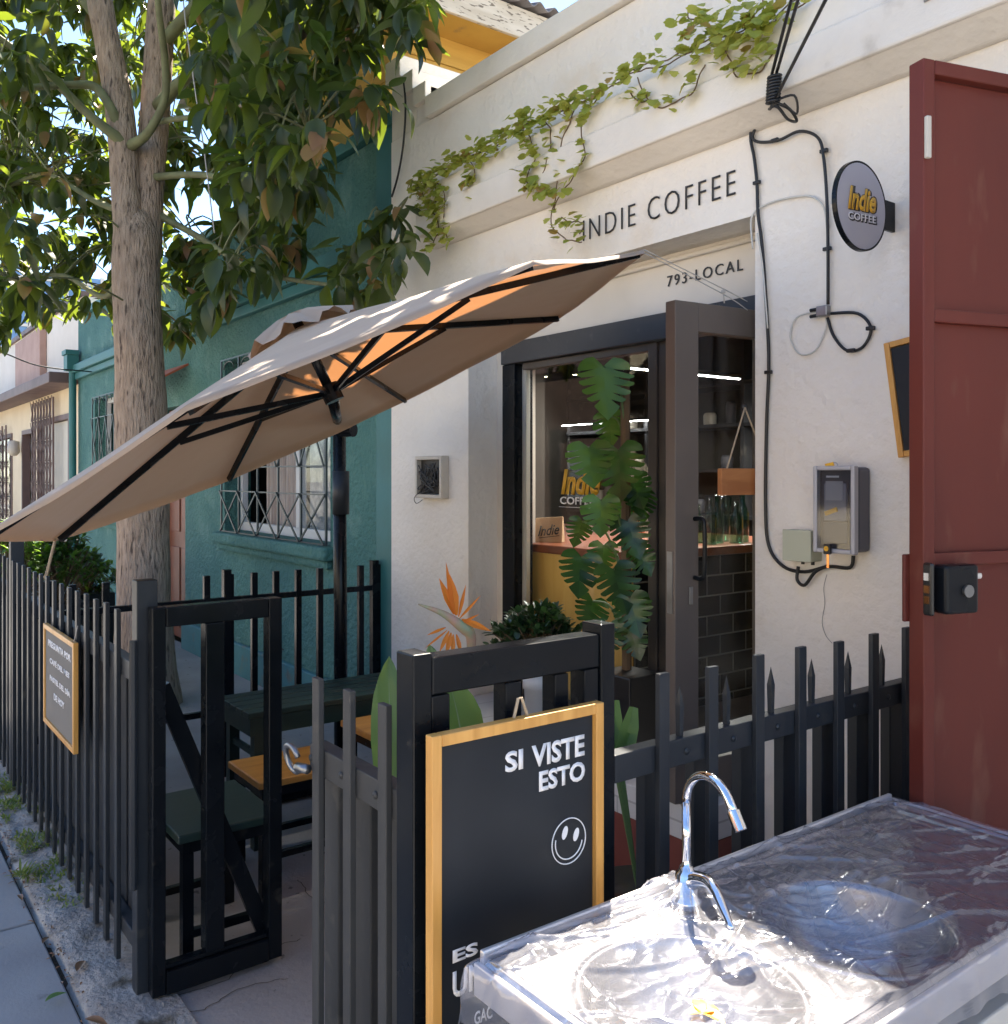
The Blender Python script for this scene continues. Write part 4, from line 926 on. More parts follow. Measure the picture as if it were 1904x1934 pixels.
# fence at the back of the patio
fy = [at(x, 1090, X=-4.72).y for x in (390, 435, 480, 521, 563, 604, 681, 718)]
bf = thing('back_fence', 'thin black bar fence between the patio and the teal house pavement', 'fence', (-4.72, 1.5, 0))
for y in [.95, 1.1, 1.25]+fy: MB().box(-4.735, y-.016, .30, -4.705, y+.016, 1.075).build('bar', fence_black, bf, bevel=.002)
MB().box(-4.733, .78, .925, -4.707, 2.6, .955).build('rail', fence_black, bf); MB().box(-4.733, .78, .34, -4.707, 2.6, .37).build('rail', fence_black, bf)
for y in (.84, 1.7, 2.58): MB().box(-4.74, y-.02, .0, -4.70, y+.02, 1.10).build('post', fence_black, bf)
kc = at(524, 1225, X=-4.69); ky = thing('key_bunch', 'small dark bunch of keys hanging on the back fence', 'keys', kc)
m = MB()
for i in range(9): add_leaf(m, kc, rdir(-70, 20), .05, .02)
m.build('tassel', black_vinyl, ky, recalc=False)
for i in range(3): MB().bar(kc, kc+Vector((random.uniform(-.01, .01), random.uniform(-.015, .015), -.10)), .008, .002).build('key', galv, ky)

# ================================================================== BOARDS ON THE FENCES
def framed_board(name, label, org, u, n, w_, z0, z1, face, fw=.022, th=.022):
    u = Vector(u); n = Vector(n); org = Vector(org); t = thing(name, label, 'board', org+Vector((0, 0, z0)))
    def bx(a, b, c, d, n0, n1, nm, m): 
        cc = org+u*((a+b)/2)+n*((n0+n1)/2)+Vector((0, 0, (c+d)/2)); return MB().obox(cc, u, n, (0, 0, 1), b-a, n1-n0, d-c).build(nm, m, t, bevel=.002)
    bx(0, fw, z0, z1, 0, th, 'frame', bamboo); bx(w_-fw, w_, z0, z1, 0, th, 'frame', bamboo); bx(fw+.0005, w_-fw-.0005, z1-fw, z1, 0, th, 'frame', bamboo); bx(fw+.0005, w_-fw-.0005, z0, z0+fw, 0, th, 'frame', bamboo)
    bx(fw+.001, w_-fw-.001, z0+fw+.001, z1-fw-.001, .004, .012, 'panel', face); return t
BX = -1.352
y0b, y1b = at(815, 1388, X=BX+.02).y, at(1140, 1322, X=BX+.02).y; ztb = 1.147
bb = framed_board('chalkboard', 'large black board with smiley and white capitals hanging beside the sink', (BX, y0b, 0), (0, 1, 0), (1, 0, 0), y1b-y0b, .44, ztb, chalk, .021)
fx = BX+.0125
def brd(body, pl, pr, ytop_px, x_top, w=white_vinyl, bold=.035, shear=0):
    a = at(*pl, X=fx); b = at(*pr, X=fx); h = at(x_top, ytop_px, X=fx).z-at(x_top, pl[1]+(pr[1]-pl[1])*(x_top-pl[0])/(pr[0]-pl[0]), X=fx).z
    text('lettering', body, w, bb, (fx, a.y, (a.z+b.z)/2), (0, 1, 0), (0, 0, 1), h, b.y-a.y, bold=bold, depth=.0004)
brd('SI', (954, 1461), (988, 1452), 1420, 960); brd('VISTE', (1004, 1450), (1104, 1428), 1388, 1100); brd('ESTO', (1018, 1496), (1105, 1473), 1437, 1100)
brd('ES', (855, 1822), (903, 1800), 1778, 898); brd('UN', (855, 1888), (915, 1862), 1835, 860); brd('GAC', (896, 1934), (930, 1925), 1908, 900, bold=.02)
sc = at(1074, 1588, X=fx); sm = MB(); Sr = .043
def ycirc(c, ry, rz, t0, t1, n_, rad=.0011, rot=0):
    pts = [Vector((fx+.001, c.y+ry*math.cos(t0+(t1-t0)*i/n_), c.z+rz*math.sin(t0+(t1-t0)*i/n_))) for i in range(n_+1)]; return pts
sm.tube(ycirc(sc, Sr, Sr*1.02, 0, 2*math.pi, 40), .0012, 5, False); sm.tube(ycirc(sc, Sr*.80, Sr*.80, R(165), R(350), 24), .0013, 5)
for (yo, zo) in ((-.010, .018), (.019, .008)):
    c_ = sc+Vector((0, yo, zo)); pts = [Vector((fx, c_.y+.0068*math.cos(a)+.003*math.sin(a), c_.z+.0125*math.sin(a))) for a in [2*math.pi*i/20 for i in range(20)]]; sm.poly(pts, (1, 0, 0), .001)
sm.build('smiley', white_vinyl, bb)
hk = Vector((BX+.008, (y0b+y1b)/2, ztb)); hk.y = at(977, 1340, X=BX).y
rpc = MB(); rpc.tube([hk+Vector((0, -.014, 0)), hk+Vector((.0, -.004, .035)), hk+Vector((0, .004, .035)), hk+Vector((0, .018, 0))], .003, 6); rpc.build('hanging_cord', rope_m, bb)
# grey menu board on the street fence
mx0, mx1 = at(83, 1187, Y=.735).x, at(140, 1215, Y=.735).x; mzt, mzb = at(140, 1215, Y=.735).z, at(136, 1421, Y=.735).z
mbd = framed_board('menu_board', 'small grey board in a bamboo frame hung on the street fence', (mx0, .75, 0), (1, 0, 0), (0, -1, 0), mx1-mx0, mzb, mzt, chalk_grey, .02, .018)
W_ = mx1-mx0; H_ = mzt-mzb
for body, a, b, zf in (('PREGUNTA POR', .14, .88, .80), ('CAFÉ DEL MES', .20, .84, .64), ('PASTEL DEL DÍA', .20, .86, .47), ('DE HOY', .34, .68, .31)):
    text('lettering', body, white_vinyl, mbd, (mx0+W_*a, .7375, mzb+H_*zf), (1, 0, 0), (0, 0, 1), H_*.065, W_*(b-a), bold=.03, depth=.001)
MB().tube([(mx1-.03, .74, mzt), (mx1-.02, .752, mzt+.06)], .0015, 5).build('hanging_cord', rope_white, mbd)

# ================================================================== PATIO FURNITURE
tb = thing('slatted_table', 'dark green slatted table against the back fence', 'table', (-3.87, 1.85, .01))
for i in range(5): MB().box(-4.06+.077*i, 1.42, .575, -4.06+.077*i+.068, 2.30, .60).build('slat', green_paint, tb, bevel=.003)
MB().box(-4.05, 1.43, .50, -3.69, 2.29, .573).build('apron', green_paint, tb)
for x in (-4.03, -3.74):
    for y in (1.45, 2.24): MB().box(x, y, .012, x+.045, y+.045, .499).build('leg', green_paint, tb)
MB().box(-3.98, 1.46, .40, -3.745, 1.48, .425).build('stretcher', green_paint, tb)
def stool(label, x0, x1, y0, y1, zt_, mat_top=bench_wood, mat_f=fence_black, floor_bar=True, nm='bench'):
    t = thing(nm, label, 'bench', ((x0+x1)/2, (y0+y1)/2, .012))
    MB().box(x0, y0, zt_-.028, x1, y1, zt_).build('seat', mat_top, t, bevel=.005)
    f = MB(); f.box(x0+.02, y0+.02, zt_-.07, x1-.02, y0+.045, zt_-.029); f.box(x0+.02, y1-.045, zt_-.07, x1-.02, y1-.02, zt_-.029); f.box(x0+.02, y0+.046, zt_-.069, x0+.045, y1-.046, zt_-.03); f.box(x1-.045, y0+.046, zt_-.069, x1-.02, y1-.046, zt_-.03); f.build('apron', mat_f, t)
    for x in (x0+.02, x1-.055):
        for y in (y0+.02, y1-.055): MB().box(x, y, .012, x+.035, y+.035, zt_-.071).build('leg', mat_f, t)
    if floor_bar:
        MB().box(x1-.052, y0+.056, .10, x1-.028, y1-.056, .125).build('stretcher', mat_f, t); MB().box(x0+.028, y0+.056, .10, x0+.052, y1-.056, .125).build('stretcher', mat_f, t)
    return t
stool('low bench with an orange wooden seat nearest the gate', -3.68, -3.34, 1.33, 1.77, .42)
stool('taller bench with an orange wooden seat behind the grey spiked panel', -3.60, -3.27, 1.80, 2.28, .53)
stool('black bench standing behind the opened gate leaf', -3.36, -2.93, .90, 1.24, .45, mat_top=green_paint)
stool('dark low bench on the floor under the paradise plant', -2.95, -2.62, 1.75, 2.2, .33, mat_top=green_paint)

# ================================================================== POTTED PLANTS
# jade plant
jc = at(1017, 1270, Y=2.47); jp = thing('jade_plant', 'bushy dark green jade plant in a white pot on the step', 'plant', (jc.x, 2.47, .482))
MB().lathe((jc.x, 2.47, .482), [(.001, 0), (.052, 0), (.062, .20), (.068, .20), (.068, .262), (.062, .262), (.060, .23), (.001, .23)], 28).build('pot', pot_white, jp, smooth=True)
jl = MB(); js = MB()
for i in range(95):
    d_ = rdir(5, 85); L_ = random.uniform(.14, .25); tip = Vector((jc.x, 2.47, .74))+Vector((d_.x*L_*1.05, d_.y*L_*.9, abs(d_.z)*L_*1.0+.06)); tip.x -= .02
    js.tube([(jc.x, 2.47, .70), Vector((jc.x, 2.47, .76)).lerp(tip, .5)+Vector((0, 0, .01)), tip], [.007, .005, .003], 5, False)
    for k_ in range(13): dd = (rdir(-20, 80)+d_*.6).normalized(); add_leaf(jl, tip+dd*.004-d_*random.uniform(0, .05), dd, random.uniform(.034, .05), .027, fold=.2, droop=.1, st=ROUND)
jl.build('foliage', jade_leaf, jp, smooth=True, recalc=False); js.build('stem', stem_m, jp, recalc=False)
# monstera
mc = at(1187, 1300, Y=2.62); mp_ = thing('monstera_plant', 'tall monstera with split leaves in a black planter before the glass', 'plant', (mc.x, 2.62, .482))
pl = MB(); pl.box(mc.x-.10, 2.53, .482, mc.x+.10, 2.71, .80); pl.build('planter', pot_black, mp_, bevel=.006)
def monstera_leaf_mesh(mbl, c, ux, uy, size, cuts=True):
    """heart shaped leaf with deep slots, hanging from c; ux across, uy towards the tip"""
    ux = Vector(ux).normalized(); uy = Vector(uy); uy = (uy-ux*uy.dot(ux)).normalized(); n = ux.cross(uy); c = Vector(c)
    prof = ((-.17, .20), (-.13, .34), (-.05, .44), (.08, .51), (.22, .53), (.38, .50), (.54, .42), (.70, .30), (.84, .17), (.94, .07), (1.02, .0))
    def W_(t):
        for (a, wa), (b, wb) in zip(prof, prof[1:]):
            if t <= b: return wa+(wb-wa)*max(0, (t-a)/(b-a))
        return 0
    bend = random.uniform(.1, .5)
    def P_(s_, t): return c+ux*(s_*size)+uy*(t*size)+n*(size*(-.38*s_*s_-bend*max(t, 0)**2*.5+.05*math.sin(t*14)*abs(s_)))
    lob = (-.17, .12, .27, .42, .57, .70, 1.02)
    for sg_ in (-1, 1):
        for li in range(6):
            a, b = lob[li], lob[li+1]; ra, rb = max(a-.14, 0), max(b-.14, 0)
            if li == 5: rb = 1.0
            slot = .34 if cuts and random.random() < .9 else 0.0
            K, J = 6, 6; vs = []; fs = []
            for k_ in range(K+1):
                f_ = k_/K; sh = 0 if f_ < .38 else slot*((f_-.38)/.62)**.7
                for j_ in range(J+1):
                    v_ = j_/J; lo_, hi_ = (sh*.5 if li > 0 else 0), 1-(sh*.5 if li < 5 else 0)
                    v2 = lo_+(hi_-lo_)*v_
                    tt = a+(b-a)*v2; tr_ = ra+(rb-ra)*v2
                    rnd = 1-(.16 if slot else 0)*abs(2*v_-1)**3*f_ if 0 < li < 5 else 1-(.05*abs(2*v_-1)**3)
                    w_ = W_(min(tt, 1.02))*f_*rnd
                    t_ = tr_+(tt-tr_)*(f_**.85)
                    vs.append(P_(sg_*w_, t_))
            for k_ in range(K):
                for j_ in range(J):
                    q = k_*(J+1)+j_; fs.append((q, q+J+1, q+J+2, q+1) if sg_ > 0 else (q, q+1, q+J+2, q+J+1))
            mbl.add(vs, fs)
ml = MB(); ms_ = MB()
MB().tube([(mc.x-.03, 2.64, .8), (mc.x-.05, 2.65, 2.0)], .02, 8).build('pole', stem_m, mp_)
leafs = [(1140, 692, 118, 2.54, 0, 1), (1112, 845, 98, 2.48, .1, 1), (1168, 850, 112, 2.58, .15, 0), (1135, 945, 84, 2.46, 0, 1), (1098, 1052, 92, 2.50, -.2, 0), (1158, 1075, 100, 2.54, .2, 0), (1185, 985, 84, 2.62, .4, 0), (1150, 785, 70, 2.66, .2, 0), (1190, 1130, 84, 2.56, .35, 0), (1120, 1135, 76, 2.58, -.5, 0), (1195, 905, 72, 2.67, .5, 0), (1150, 1180, 76, 2.55, -.1, 0), (1100, 985, 60, 2.66, -.3, 0), (1190, 1190, 66, 2.6, .5, 0), (1140, 1030, 66, 2.64, 0, 0), (1205, 1040, 60, 2.66, .6, 0)]
mlb = MB()
for (x, y, sz, yy, rot, br_) in leafs:
    c = at(x, y, Y=yy); size = sz*.9/1715*(c-C0).dot(V)
    ux = Vector((.66, .75, 0)); uy = Vector((0, 0, -1))+ux*rot*.8-V*random.uniform(.15, .55); ux2 = ux+Vector((0, 0, rot*.8))+V*random.uniform(-.35, .35)
    monstera_leaf_mesh(mlb if br_ else ml, c, ux2, uy, size)
    stemp = Vector((mc.x-.04, 2.64, max(.85, c.z-.25))); ms_.tube(smoothpath([stemp, (stemp+c)/2+Vector((0, .02, .08)), c], 5), .005, 6, False)
for i in range(5):
    c = Vector((mc.x+random.uniform(-.14, .05), 2.69, random.uniform(.85, 1.6))); monstera_leaf_mesh(ml, c, Vector((.66, .75, 0))+rdir(-20, 20)*.5, Vector((0, 0, -1))+rdir(-30, 30)*.6, random.uniform(.12, .17))
mlb.build('foliage', monstera_bright, mp_, smooth=True, recalc=False, props={'label': 'brighter young split leaves'})
ml.build('foliage', monstera_leaf, mp_, smooth=True, recalc=False); ms_.build('stem', stem_green, mp_, recalc=False)
# bird of paradise
bo = Vector((-2.16, 1.50, .012)); bop = thing('bird_of_paradise', 'bird of paradise plant with orange flower behind the black frame', 'plant', bo)
MB().lathe(bo, [(.001, 0), (.12, 0), (.15, .26), (.16, .26), (.16, .30), (.145, .30), (.14, .27), (.001, .27)], 24).build('pot', pot_black, bop, smooth=True)
LONG = ((0, .1), (.08, .55), (.2, .88), (.38, 1), (.55, .97), (.72, .8), (.86, .5), (.95, .24), (1, .0))
pf = MB()
mr = MB()
def big_leaf(p_tip, p_base, W, up):
    d_ = p_tip-p_base; L_ = d_.length; d_ = d_.normalized(); sd_ = d_.cross(up).normalized(); n_ = sd_.cross(d_)
    NI, NJ = 60, 16; vs = []; fs = []; mid = []; ph = random.uniform(0, 6)
    for i in range(NI+1):
        t = i/NI; w_ = 0
        for (a, wa), (b, wb) in zip(LONG, LONG[1:]):
            if a <= t <= b: w_ = wa+(wb-wa)*(t-a)/(b-a); break
        c = p_base+d_*(L_*t)+n_*(.05*L_*math.sin(t*2.6))+sd_*(.03*L_*math.sin(t*3+ph))
        mid.append(c-n_*.001)
        for j in range(NJ+1):
            q = (j/NJ-.5)*2; h = q*W/2*w_
            vs.append(c+sd_*h+n_*(.30*abs(h)+.0011*math.sin((t*L_-abs(h)*.9)*520)*abs(q)**.5+.010*math.sin(t*9+q*2+ph)*q*q))
    for i in range(NI):
        for j in range(NJ): a = i*(NJ+1)+j; fs.append((a, a+1, a+NJ+2, a+NJ+1))
    pf.add(vs, fs); mr.tube(mid, [.0035*(1-.8*i/NI) for i in range(NI+1)], 6)
vup = Vector((.8, -.45, .1))
big_leaf(at(742, 1238, d=2.35), at(728, 1490, d=2.35), .10, vup); big_leaf(at(765, 1236, d=2.42), at(760, 1480, d=2.4), .10, vup+Vector((.5, .6, 0)))
big_leaf(at(838, 1265, d=2.3), at(880, 1440, d=2.35), .12, vup); big_leaf(at(805, 1217, d=2.5), at(850, 1450, d=2.45), .10, vup)
pf.build('foliage', paradise_leaf, bop, smooth=True, recalc=False); mr.build('midrib', M('pale_midrib', (.30, .40, .20), .5), bop, smooth=True)
ps = MB()
for (x, y, d_) in ((735, 1490, 2.35), (760, 1480, 2.4), (880, 1440, 2.35), (850, 1450, 2.45)): ps.tube(smoothpath([bo+Vector((0, 0, .28)), (bo+at(x, y, d=d_))/2+Vector((0, 0, .15)), at(x, y, d=d_)], 5), .009, 7, False)
ps.tube(smoothpath([bo+Vector((0, 0, .28)), at(880, 1400, d=2.42), at(876, 1290, d=2.42), at(888, 1232, d=2.4)], 6), [.011]*12+[.010]*7, 8)
ps.build('stem', stem_green, bop, smooth=True, recalc=False)
fb = MB(); bk = smoothpath([at(950-62, 1248, d=2.4), at(889, 1200, d=2.38), at(868, 1180, d=2.37), at(835, 1158, d=2.36), at(790, 1141, d=2.35)], 6)
n_ = len(bk); fb.tube(bk, [max(.0010, .009+.008*(i/n_/.35) if i/n_ < .35 else .017*(1-(i/n_-.35)/.65)**.85) for i in range(n_)], 10); fb.build('bract', beak_m, bop, smooth=True)
ft = MB()
def petal(x0, y0, x1, y1, W, d0=2.37, d1=2.35): a, b = at(x0, y0, d=d0), at(x1, y1, d=d1); add_leaf(ft, a, b-a, (b-a).length, W, up=(.8, -.4, .2), fold=.5, droop=.05, st=((0, .25), (.2, .7), (.45, 1), (.7, .7), (.9, .25), (1, 0)))
for a in ((858, 1160, 830, 1092, .020), (856, 1158, 843, 1062, .014), (862, 1162, 850, 1085, .026), (866, 1165, 880, 1105, .010), (868, 1168, 908, 1125, .008), (872, 1170, 928, 1192, .018), (866, 1180, 905, 1160, .008)): petal(*a)
for a in ((848, 1192, 830, 1232, .012), (852, 1195, 842, 1240, .014), (856, 1198, 855, 1245, .012), (862, 1198, 872, 1238, .012), (842, 1185, 806, 1200, .008), (845, 1190, 802, 1225, .006)): petal(*a)
ft.build('petals', orange_petal, bop, recalc=False)
# small cut plant right of the frame
sp0 = Vector((-1.62, 1.63, .012)); spp = thing('cut_leaf_plant', 'small potted plant with cropped bright leaves beside the fence frame', 'plant', sp0)
MB().lathe(sp0, [(.001, 0), (.09, 0), (.11, .52), (.12, .52), (.12, .56), (.001, .55)], 20).build('pot', pot_black, spp, smooth=True)
sl_ = MB(); sst = MB()
for (x0, y0, x1, y1, W) in ((1170, 1450, 1196, 1335, .05), (1160, 1440, 1163, 1322, .035), (1165, 1455, 1192, 1385, .05), (1175, 1450, 1150, 1360, .04)):
    a, b = at(x0, y0, d=2.25), at(x1, y1, d=2.25); add_leaf(sl_, a, b-a, (b-a).length, W, up=vup, fold=.5, droop=0, st=((0, .4), (.3, 1), (.7, .9), (1, .45))); sst.tube([sp0+Vector((0, 0, .55)), a], .004, 6)
sl_.build('foliage', paradise_leaf, spp, recalc=False); sst.build('stem', stem_green, spp)
# shrubs by the pavement at the far left
for i, (x, y, d_, lab, s_) in enumerate(((20, 1075, 7.2, 'dense shrub at the left picture edge above the street fence', .45), (110, 1070, 7.6, 'leafy shrub under the low parasol tip in front of the cream house', .42), (165, 1090, 8.2, 'narrow shrub in front of the downpipe of the teal house', .3))):
    c = at(x, y, d=d_); t_ = thing('shrub', lab, 'shrub', (c.x, c.y, 0), group='shrubs in planters by the house fronts')
    MB().box(c.x-.25, c.y-.18, .01, c.x+.25, c.y+.18, .55).build('planter', pot_black, t_, bevel=.01)
    m = MB(); s2 = MB()
    for k_ in range(int(110*s_/.4)):
        d0 = rdir(-30, 90); tip = c+Vector((d0.x*s_*random.uniform(.4, 1), d0.y*s_*random.uniform(.4, 1), d0.z*s_*random.uniform(.3, .8)))
        s2.tube([(c.x, c.y, .5), tip], .005, 4, False)
        for q in range(9): add_leaf(m, tip+rdir(-90, 90)*random.uniform(0, .05), rdir(-30, 70), random.uniform(.05, .09), .035)
    m.build('foliage', shrub_leaf, t_, recalc=False); s2.build('stem', stem_m, t_, recalc=False)

# ================================================================== WALL FIXTURES
WY = F-.006
def wallpath(pts, r, mat, nm, lab, Yo=0.0, cat='cable', seg=6, clips=()):
    t = thing(nm, lab, cat, at(*pts[0], Y=WY))
    P_ = smoothpath([at(x, y, Y=WY-r-Yo) for x, y in pts], seg); MB().tube(P_, r, 8).build('sheath', mat, t, smooth=True)
    for (x, y) in clips:
        c = at(x, y, Y=WY-.006); MB().box(c.x-.014, c.y-.008, c.z-.006, c.x+.014, c.y+.004, c.z+.006).build('clip', mat, t, bevel=.002)
    return t
wallpath([(1450, 205), (1425, 225), (1418, 260), (1425, 300), (1430, 350), (1432, 405), (1440, 470), (1450, 620), (1452, 700), (1448, 800), (1446, 950), (1452, 1030), (1480, 1070), (1520, 1080), (1565, 1070), (1605, 1072), (1612, 1050)], .0058, cable_black, 'cable', 'long black cable running down the wall beside the doorway to the meter', clips=((1430, 345), (1452, 703)))
wallpath([(1475, 215), (1440, 225), (1422, 255), (1432, 268), (1470, 265), (1510, 248), (1545, 260), (1556, 300), (1562, 380), (1564, 480), (1564, 575)], .0052, cable_black, 'cable', 'black cable looping right and down to the splitter on the cafe wall', Yo=.006, clips=((1464, 265), (1557, 285), (1563, 470)))
wallpath([(1422, 470), (1420, 410), (1450, 385), (1500, 372), (1535, 372), (1556, 392), (1562, 430)], .0035, cable_white, 'cable', 'thin white cable arching below the black loop to the doorway corner')
wallpath([(1450, 620), (1440, 500), (1430, 440)], .003, cable_white, 'cable', 'thin white cable beside the long black one', Yo=.012)
wallpath([(1570, 592), (1620, 592), (1645, 620), (1630, 655), (1600, 662), (1575, 635), (1563, 600)], .0050, cable_black, 'cable', 'coiled loop of black cable right of the wall splitter', clips=((1645, 620), (1608, 662)))
wallpath([(1540, 588), (1505, 600), (1493, 635), (1510, 668), (1540, 662), (1560, 620), (1560, 600)], .003, cable_white, 'cable', 'coiled loop of thin white cable left of the wall splitter')
q = at(1556, 588, Y=WY-.012); spl = thing('cable_splitter', 'small grey metal cable splitter between the two cable loops', 'splitter', q)
MB().box(q.x-.022, q.y-.012, q.z-.016, q.x+.018, q.y+.012, q.z+.018).build('body', galv, spl, bevel=.003)
for dz in (-.01, .01): MB().tube([(q.x-.05, q.y, q.z+dz), (q.x-.02, q.y, q.z+dz)], .006, 8).build('plug', cable_black, spl)
wallpath([(1508, 1070), (1506, 1095), (1520, 1105), (1540, 1080), (1565, 1068)], .0058, cable_black, 'cable', 'short black cable drooping from the pale green box', Yo=.014)
# meter box
ma, mbb = at(1535, 880, Y=F-.10), at(1607, 1048, Y=F-.10); mt_ = thing('meter_box', 'grey electricity meter box with clear cover on the cafe wall', 'meter', ((ma.x+mbb.x)/2, F, mbb.z))
X0, X1, Z0, Z1 = ma.x, mbb.x+.012, mbb.z, ma.z
MB().box(X0+.004, F-.075, Z0+.004, X1-.004, F-.001, Z1-.004).build('case', meter_grey, mt_, bevel=.012)
rim = MB(); rim.box(X0, F-.10, Z0, X0+.014, F-.076, Z1); rim.box(X1-.014, F-.10, Z0, X1, F-.076, Z1); rim.box(X0+.0145, F-.10, Z1-.014, X1-.0145, F-.076, Z1); rim.box(X0+.0145, F-.10, Z0, X1-.0145, F-.076, Z0+.014); rim.build('rim', meter_pale, mt_, bevel=.004)
MB().box(X0+.015, F-.098, Z0+.015, X1-.015, F-.094, Z1-.015).build('cover', clear_plastic, mt_)
MB().box(X0+.032, F-.088, Z0+.10, X1-.036, F-.0755, Z1-.055).build('meter', M('meter_face_grey', (.27, .28, .33), .5), mt_, bevel=.003)
MB().box(X0+.03, F-.090, Z0+.03, X1-.03, F-.0755, Z0+.098).build('terminal_cover', M('slate_plastic', (.11, .12, .15), .4), mt_, bevel=.004)
MB().box(X0+.04, F-.0905, Z0+.165, X1-.046, F-.0885, Z0+.225).build('nameplate', meter_pale, mt_)
text('lettering', 'Nansen', white_vinyl, mt_, (X0+.041, F-.0885, Z0+.235), (1, 0, 0), (0, 0, 1), .012, .05, depth=.0006) if False else MB().box(X0+.041, F-.089, Z0+.236, X1-.06, F-.088, Z0+.242).build('print_line', white_vinyl, mt_)
for (dx_, dz_, l_, a_) in ((.055, .275, .03, .2), (.06, .13, .045, .35)): MB().obox((X0+dx_, F-.091, Z0+dz_), (math.cos(a_), 0, math.sin(a_)), (0, 1, 0), (-math.sin(a_), 0, math.cos(a_)), l_, .004, .014).build('seal', yellow_vinyl, mt_)
MB().tube(arc((((X0+X1)/2), F-.09, Z1), (.01, 0, 0), (0, 0, .01), 0, math.pi, 8), .002, 6).build('hanger', meter_pale, mt_)
tgm = thing('padlock', 'brass padlock with key hanging on the meter box', 'padlock', at(1565, 1040, Y=F-.115)); pq = at(1563, 1036, Y=F-.112)
MB().box(pq.x-.012, pq.y-.006, pq.z-.018, pq.x+.012, pq.y+.006, pq.z+.014).build('body', cable_black, tgm, bevel=.003); MB().lathe((pq.x, pq.y-.008, pq.z), [(.001, 0), (.008, 0), (.008, .003)], 12, 'Y').build('keyhole', yellow_vinyl, tgm); MB().box(pq.x-.002, pq.y-.002, pq.z-.06, pq.x+.006, pq.y, pq.z-.018).build('key', copper, tgm)
# pale green junction box
ja, jb = at(1480, 1000, Y=F-.06), at(1533, 1062, Y=F-.06); jx = thing('junction_box', 'pale green junction box left of the meter', 'junction box', (ja.x, F, jb.z))
MB().box(ja.x, F-.06, jb.z, jb.x, F-.001, ja.z).build('body', box_green, jx, bevel=.004); MB().box(ja.x-.001, F-.066, jb.z-.001, jb.x+.001, F-.0605, ja.z+.001).build('lid', box_green, jx, bevel=.003)
for f_ in (.5, .85): MB().tube([(ja.x+(jb.x-ja.x)*f_, F-.03, jb.z-.001), (ja.x+(jb.x-ja.x)*f_, F-.03, jb.z-.012)], .006, 8).build('gland', cable_black, jx)
# round projecting sign
sx = -1.505; ctr = at(1621, 391, X=sx); rad = 84/1715*(ctr-C0).dot(V)
rs = thing('round_sign', 'round grey blade sign with yellow lettering projecting from the wall', 'sign', (sx, F, ctr.z))
MB().lathe((sx, ctr.y, ctr.z), [(.001, -.002), (rad, -.002), (rad, .012), (rad*.965, .012), (rad*.965, .009), (.001, .009)], 64, 'X').build('disc', fence_black, rs, bevel=0)
MB().lathe((sx, ctr.y, ctr.z), [(.001, .0095), (rad*.955, .0095), (rad*.955, .0115), (.001, .0118)], 64, 'X').build('face', sign_lilac, rs)
MB().box(sx-.006, ctr.y+rad*.98, ctr.z-.045, sx+.006, F-.001, ctr.z+.045).build('bracket', fence_black, rs, bevel=.002)
ty = sx+.012
def rtext(body, cy, w_, zb_, h_, mat, bold, shear, dx_=0.0): text('lettering', body, mat, rs, (ty+dx_, cy-w_/2, ctr.z+zb_), (0, 1, .06), (0, 0, 1), h_, w_, bold=bold, shear=shear, depth=.0008)
rtext('Indie', ctr.y+.006, .150, -.022, .072, black_vinyl, .10, .25); rtext('Indie', ctr.y, .145, -.020, .068, yellow_vinyl, .035, .25, .0012)
rtext('COFFEE', ctr.y+.005, .148, -.052, .026, black_vinyl, .09, .0); rtext('COFFEE', ctr.y, .144, -.049, .022, white_vinyl, .02, 0, .0012)
# small ivory box left
a, b = at(783, 862, Y=F-.05), at(833, 942, Y=F-.05); ib = thing('breaker_box', 'small ivory wall box with loose black wires left of the window', 'electrical box', (a.x, F, b.z))
sfm = MB(); sfm.box(a.x, F-.05, b.z, a.x+.02, F-.001, a.z); sfm.box(b.x-.02, F-.05, b.z, b.x, F-.001, a.z); sfm.box(a.x+.021, F-.05, b.z, b.x-.021, F-.001, b.z+.02); sfm.box(a.x+.021, F-.05, a.z-.02, b.x-.021, F-.001, a.z); sfm.build('frame', ivory, ib, bevel=.003)
MB().box(a.x+.021, F-.02, b.z+.021, b.x-.021, F-.002, a.z-.021).build('back', cable_black, ib)
wr = MB()
for i in range(12):
    P_ = [Vector((random.uniform(a.x+.03, b.x-.03), F-.035-random.uniform(0, .02), random.uniform(b.z+.02, a.z-.03))) for _ in range(5)]; wr.tube(smoothpath(P_, 4), .0035, 5)
wr.tube(smoothpath([(a.x+.05, F-.05, b.z+.03), (a.x+.03, F-.07, b.z), (a.x+.02, F-.05, b.z-.03), (a.x+.05, F-.03, b.z-.01)], 5), .002, 5); wr.build('wires', M('dusty_black_wire', (.04, .038, .036), .6), ib, smooth=True)
# tilted chalkboard behind the gate
ta, tb1, tc1 = at(1677, 648, Y=F-.02), at(1705, 864, Y=F-.02), at(1712, 640, Y=F-.02)
tbd = thing('tilted_chalkboard', 'tilted wood framed chalkboard partly behind the maroon gate', 'board', (ta.x, F, tb1.z))
du_ = (tb1-ta).normalized(); dv_ = Vector((-du_.z, 0, du_.x)); dv_ = dv_ if dv_.x > 0 else -dv_
cc = ta+du_*((tb1-ta).length/2)+dv_*.14; Lh = (tb1-ta).length
for (off, la, lb) in ((-dv_*.14, Lh, .018), (dv_*.14, Lh, .018)): MB().obox(cc+off, du_, dv_, (0, 1, 0), la, lb, .022).build('frame', bamboo, tbd, bevel=.002)
for sg_ in (-1, 1): MB().obox(cc+du_*sg_*(Lh/2-.009), dv_, du_, (0, 1, 0), .26, .018, .022).build('frame', bamboo, tbd, bevel=.002)
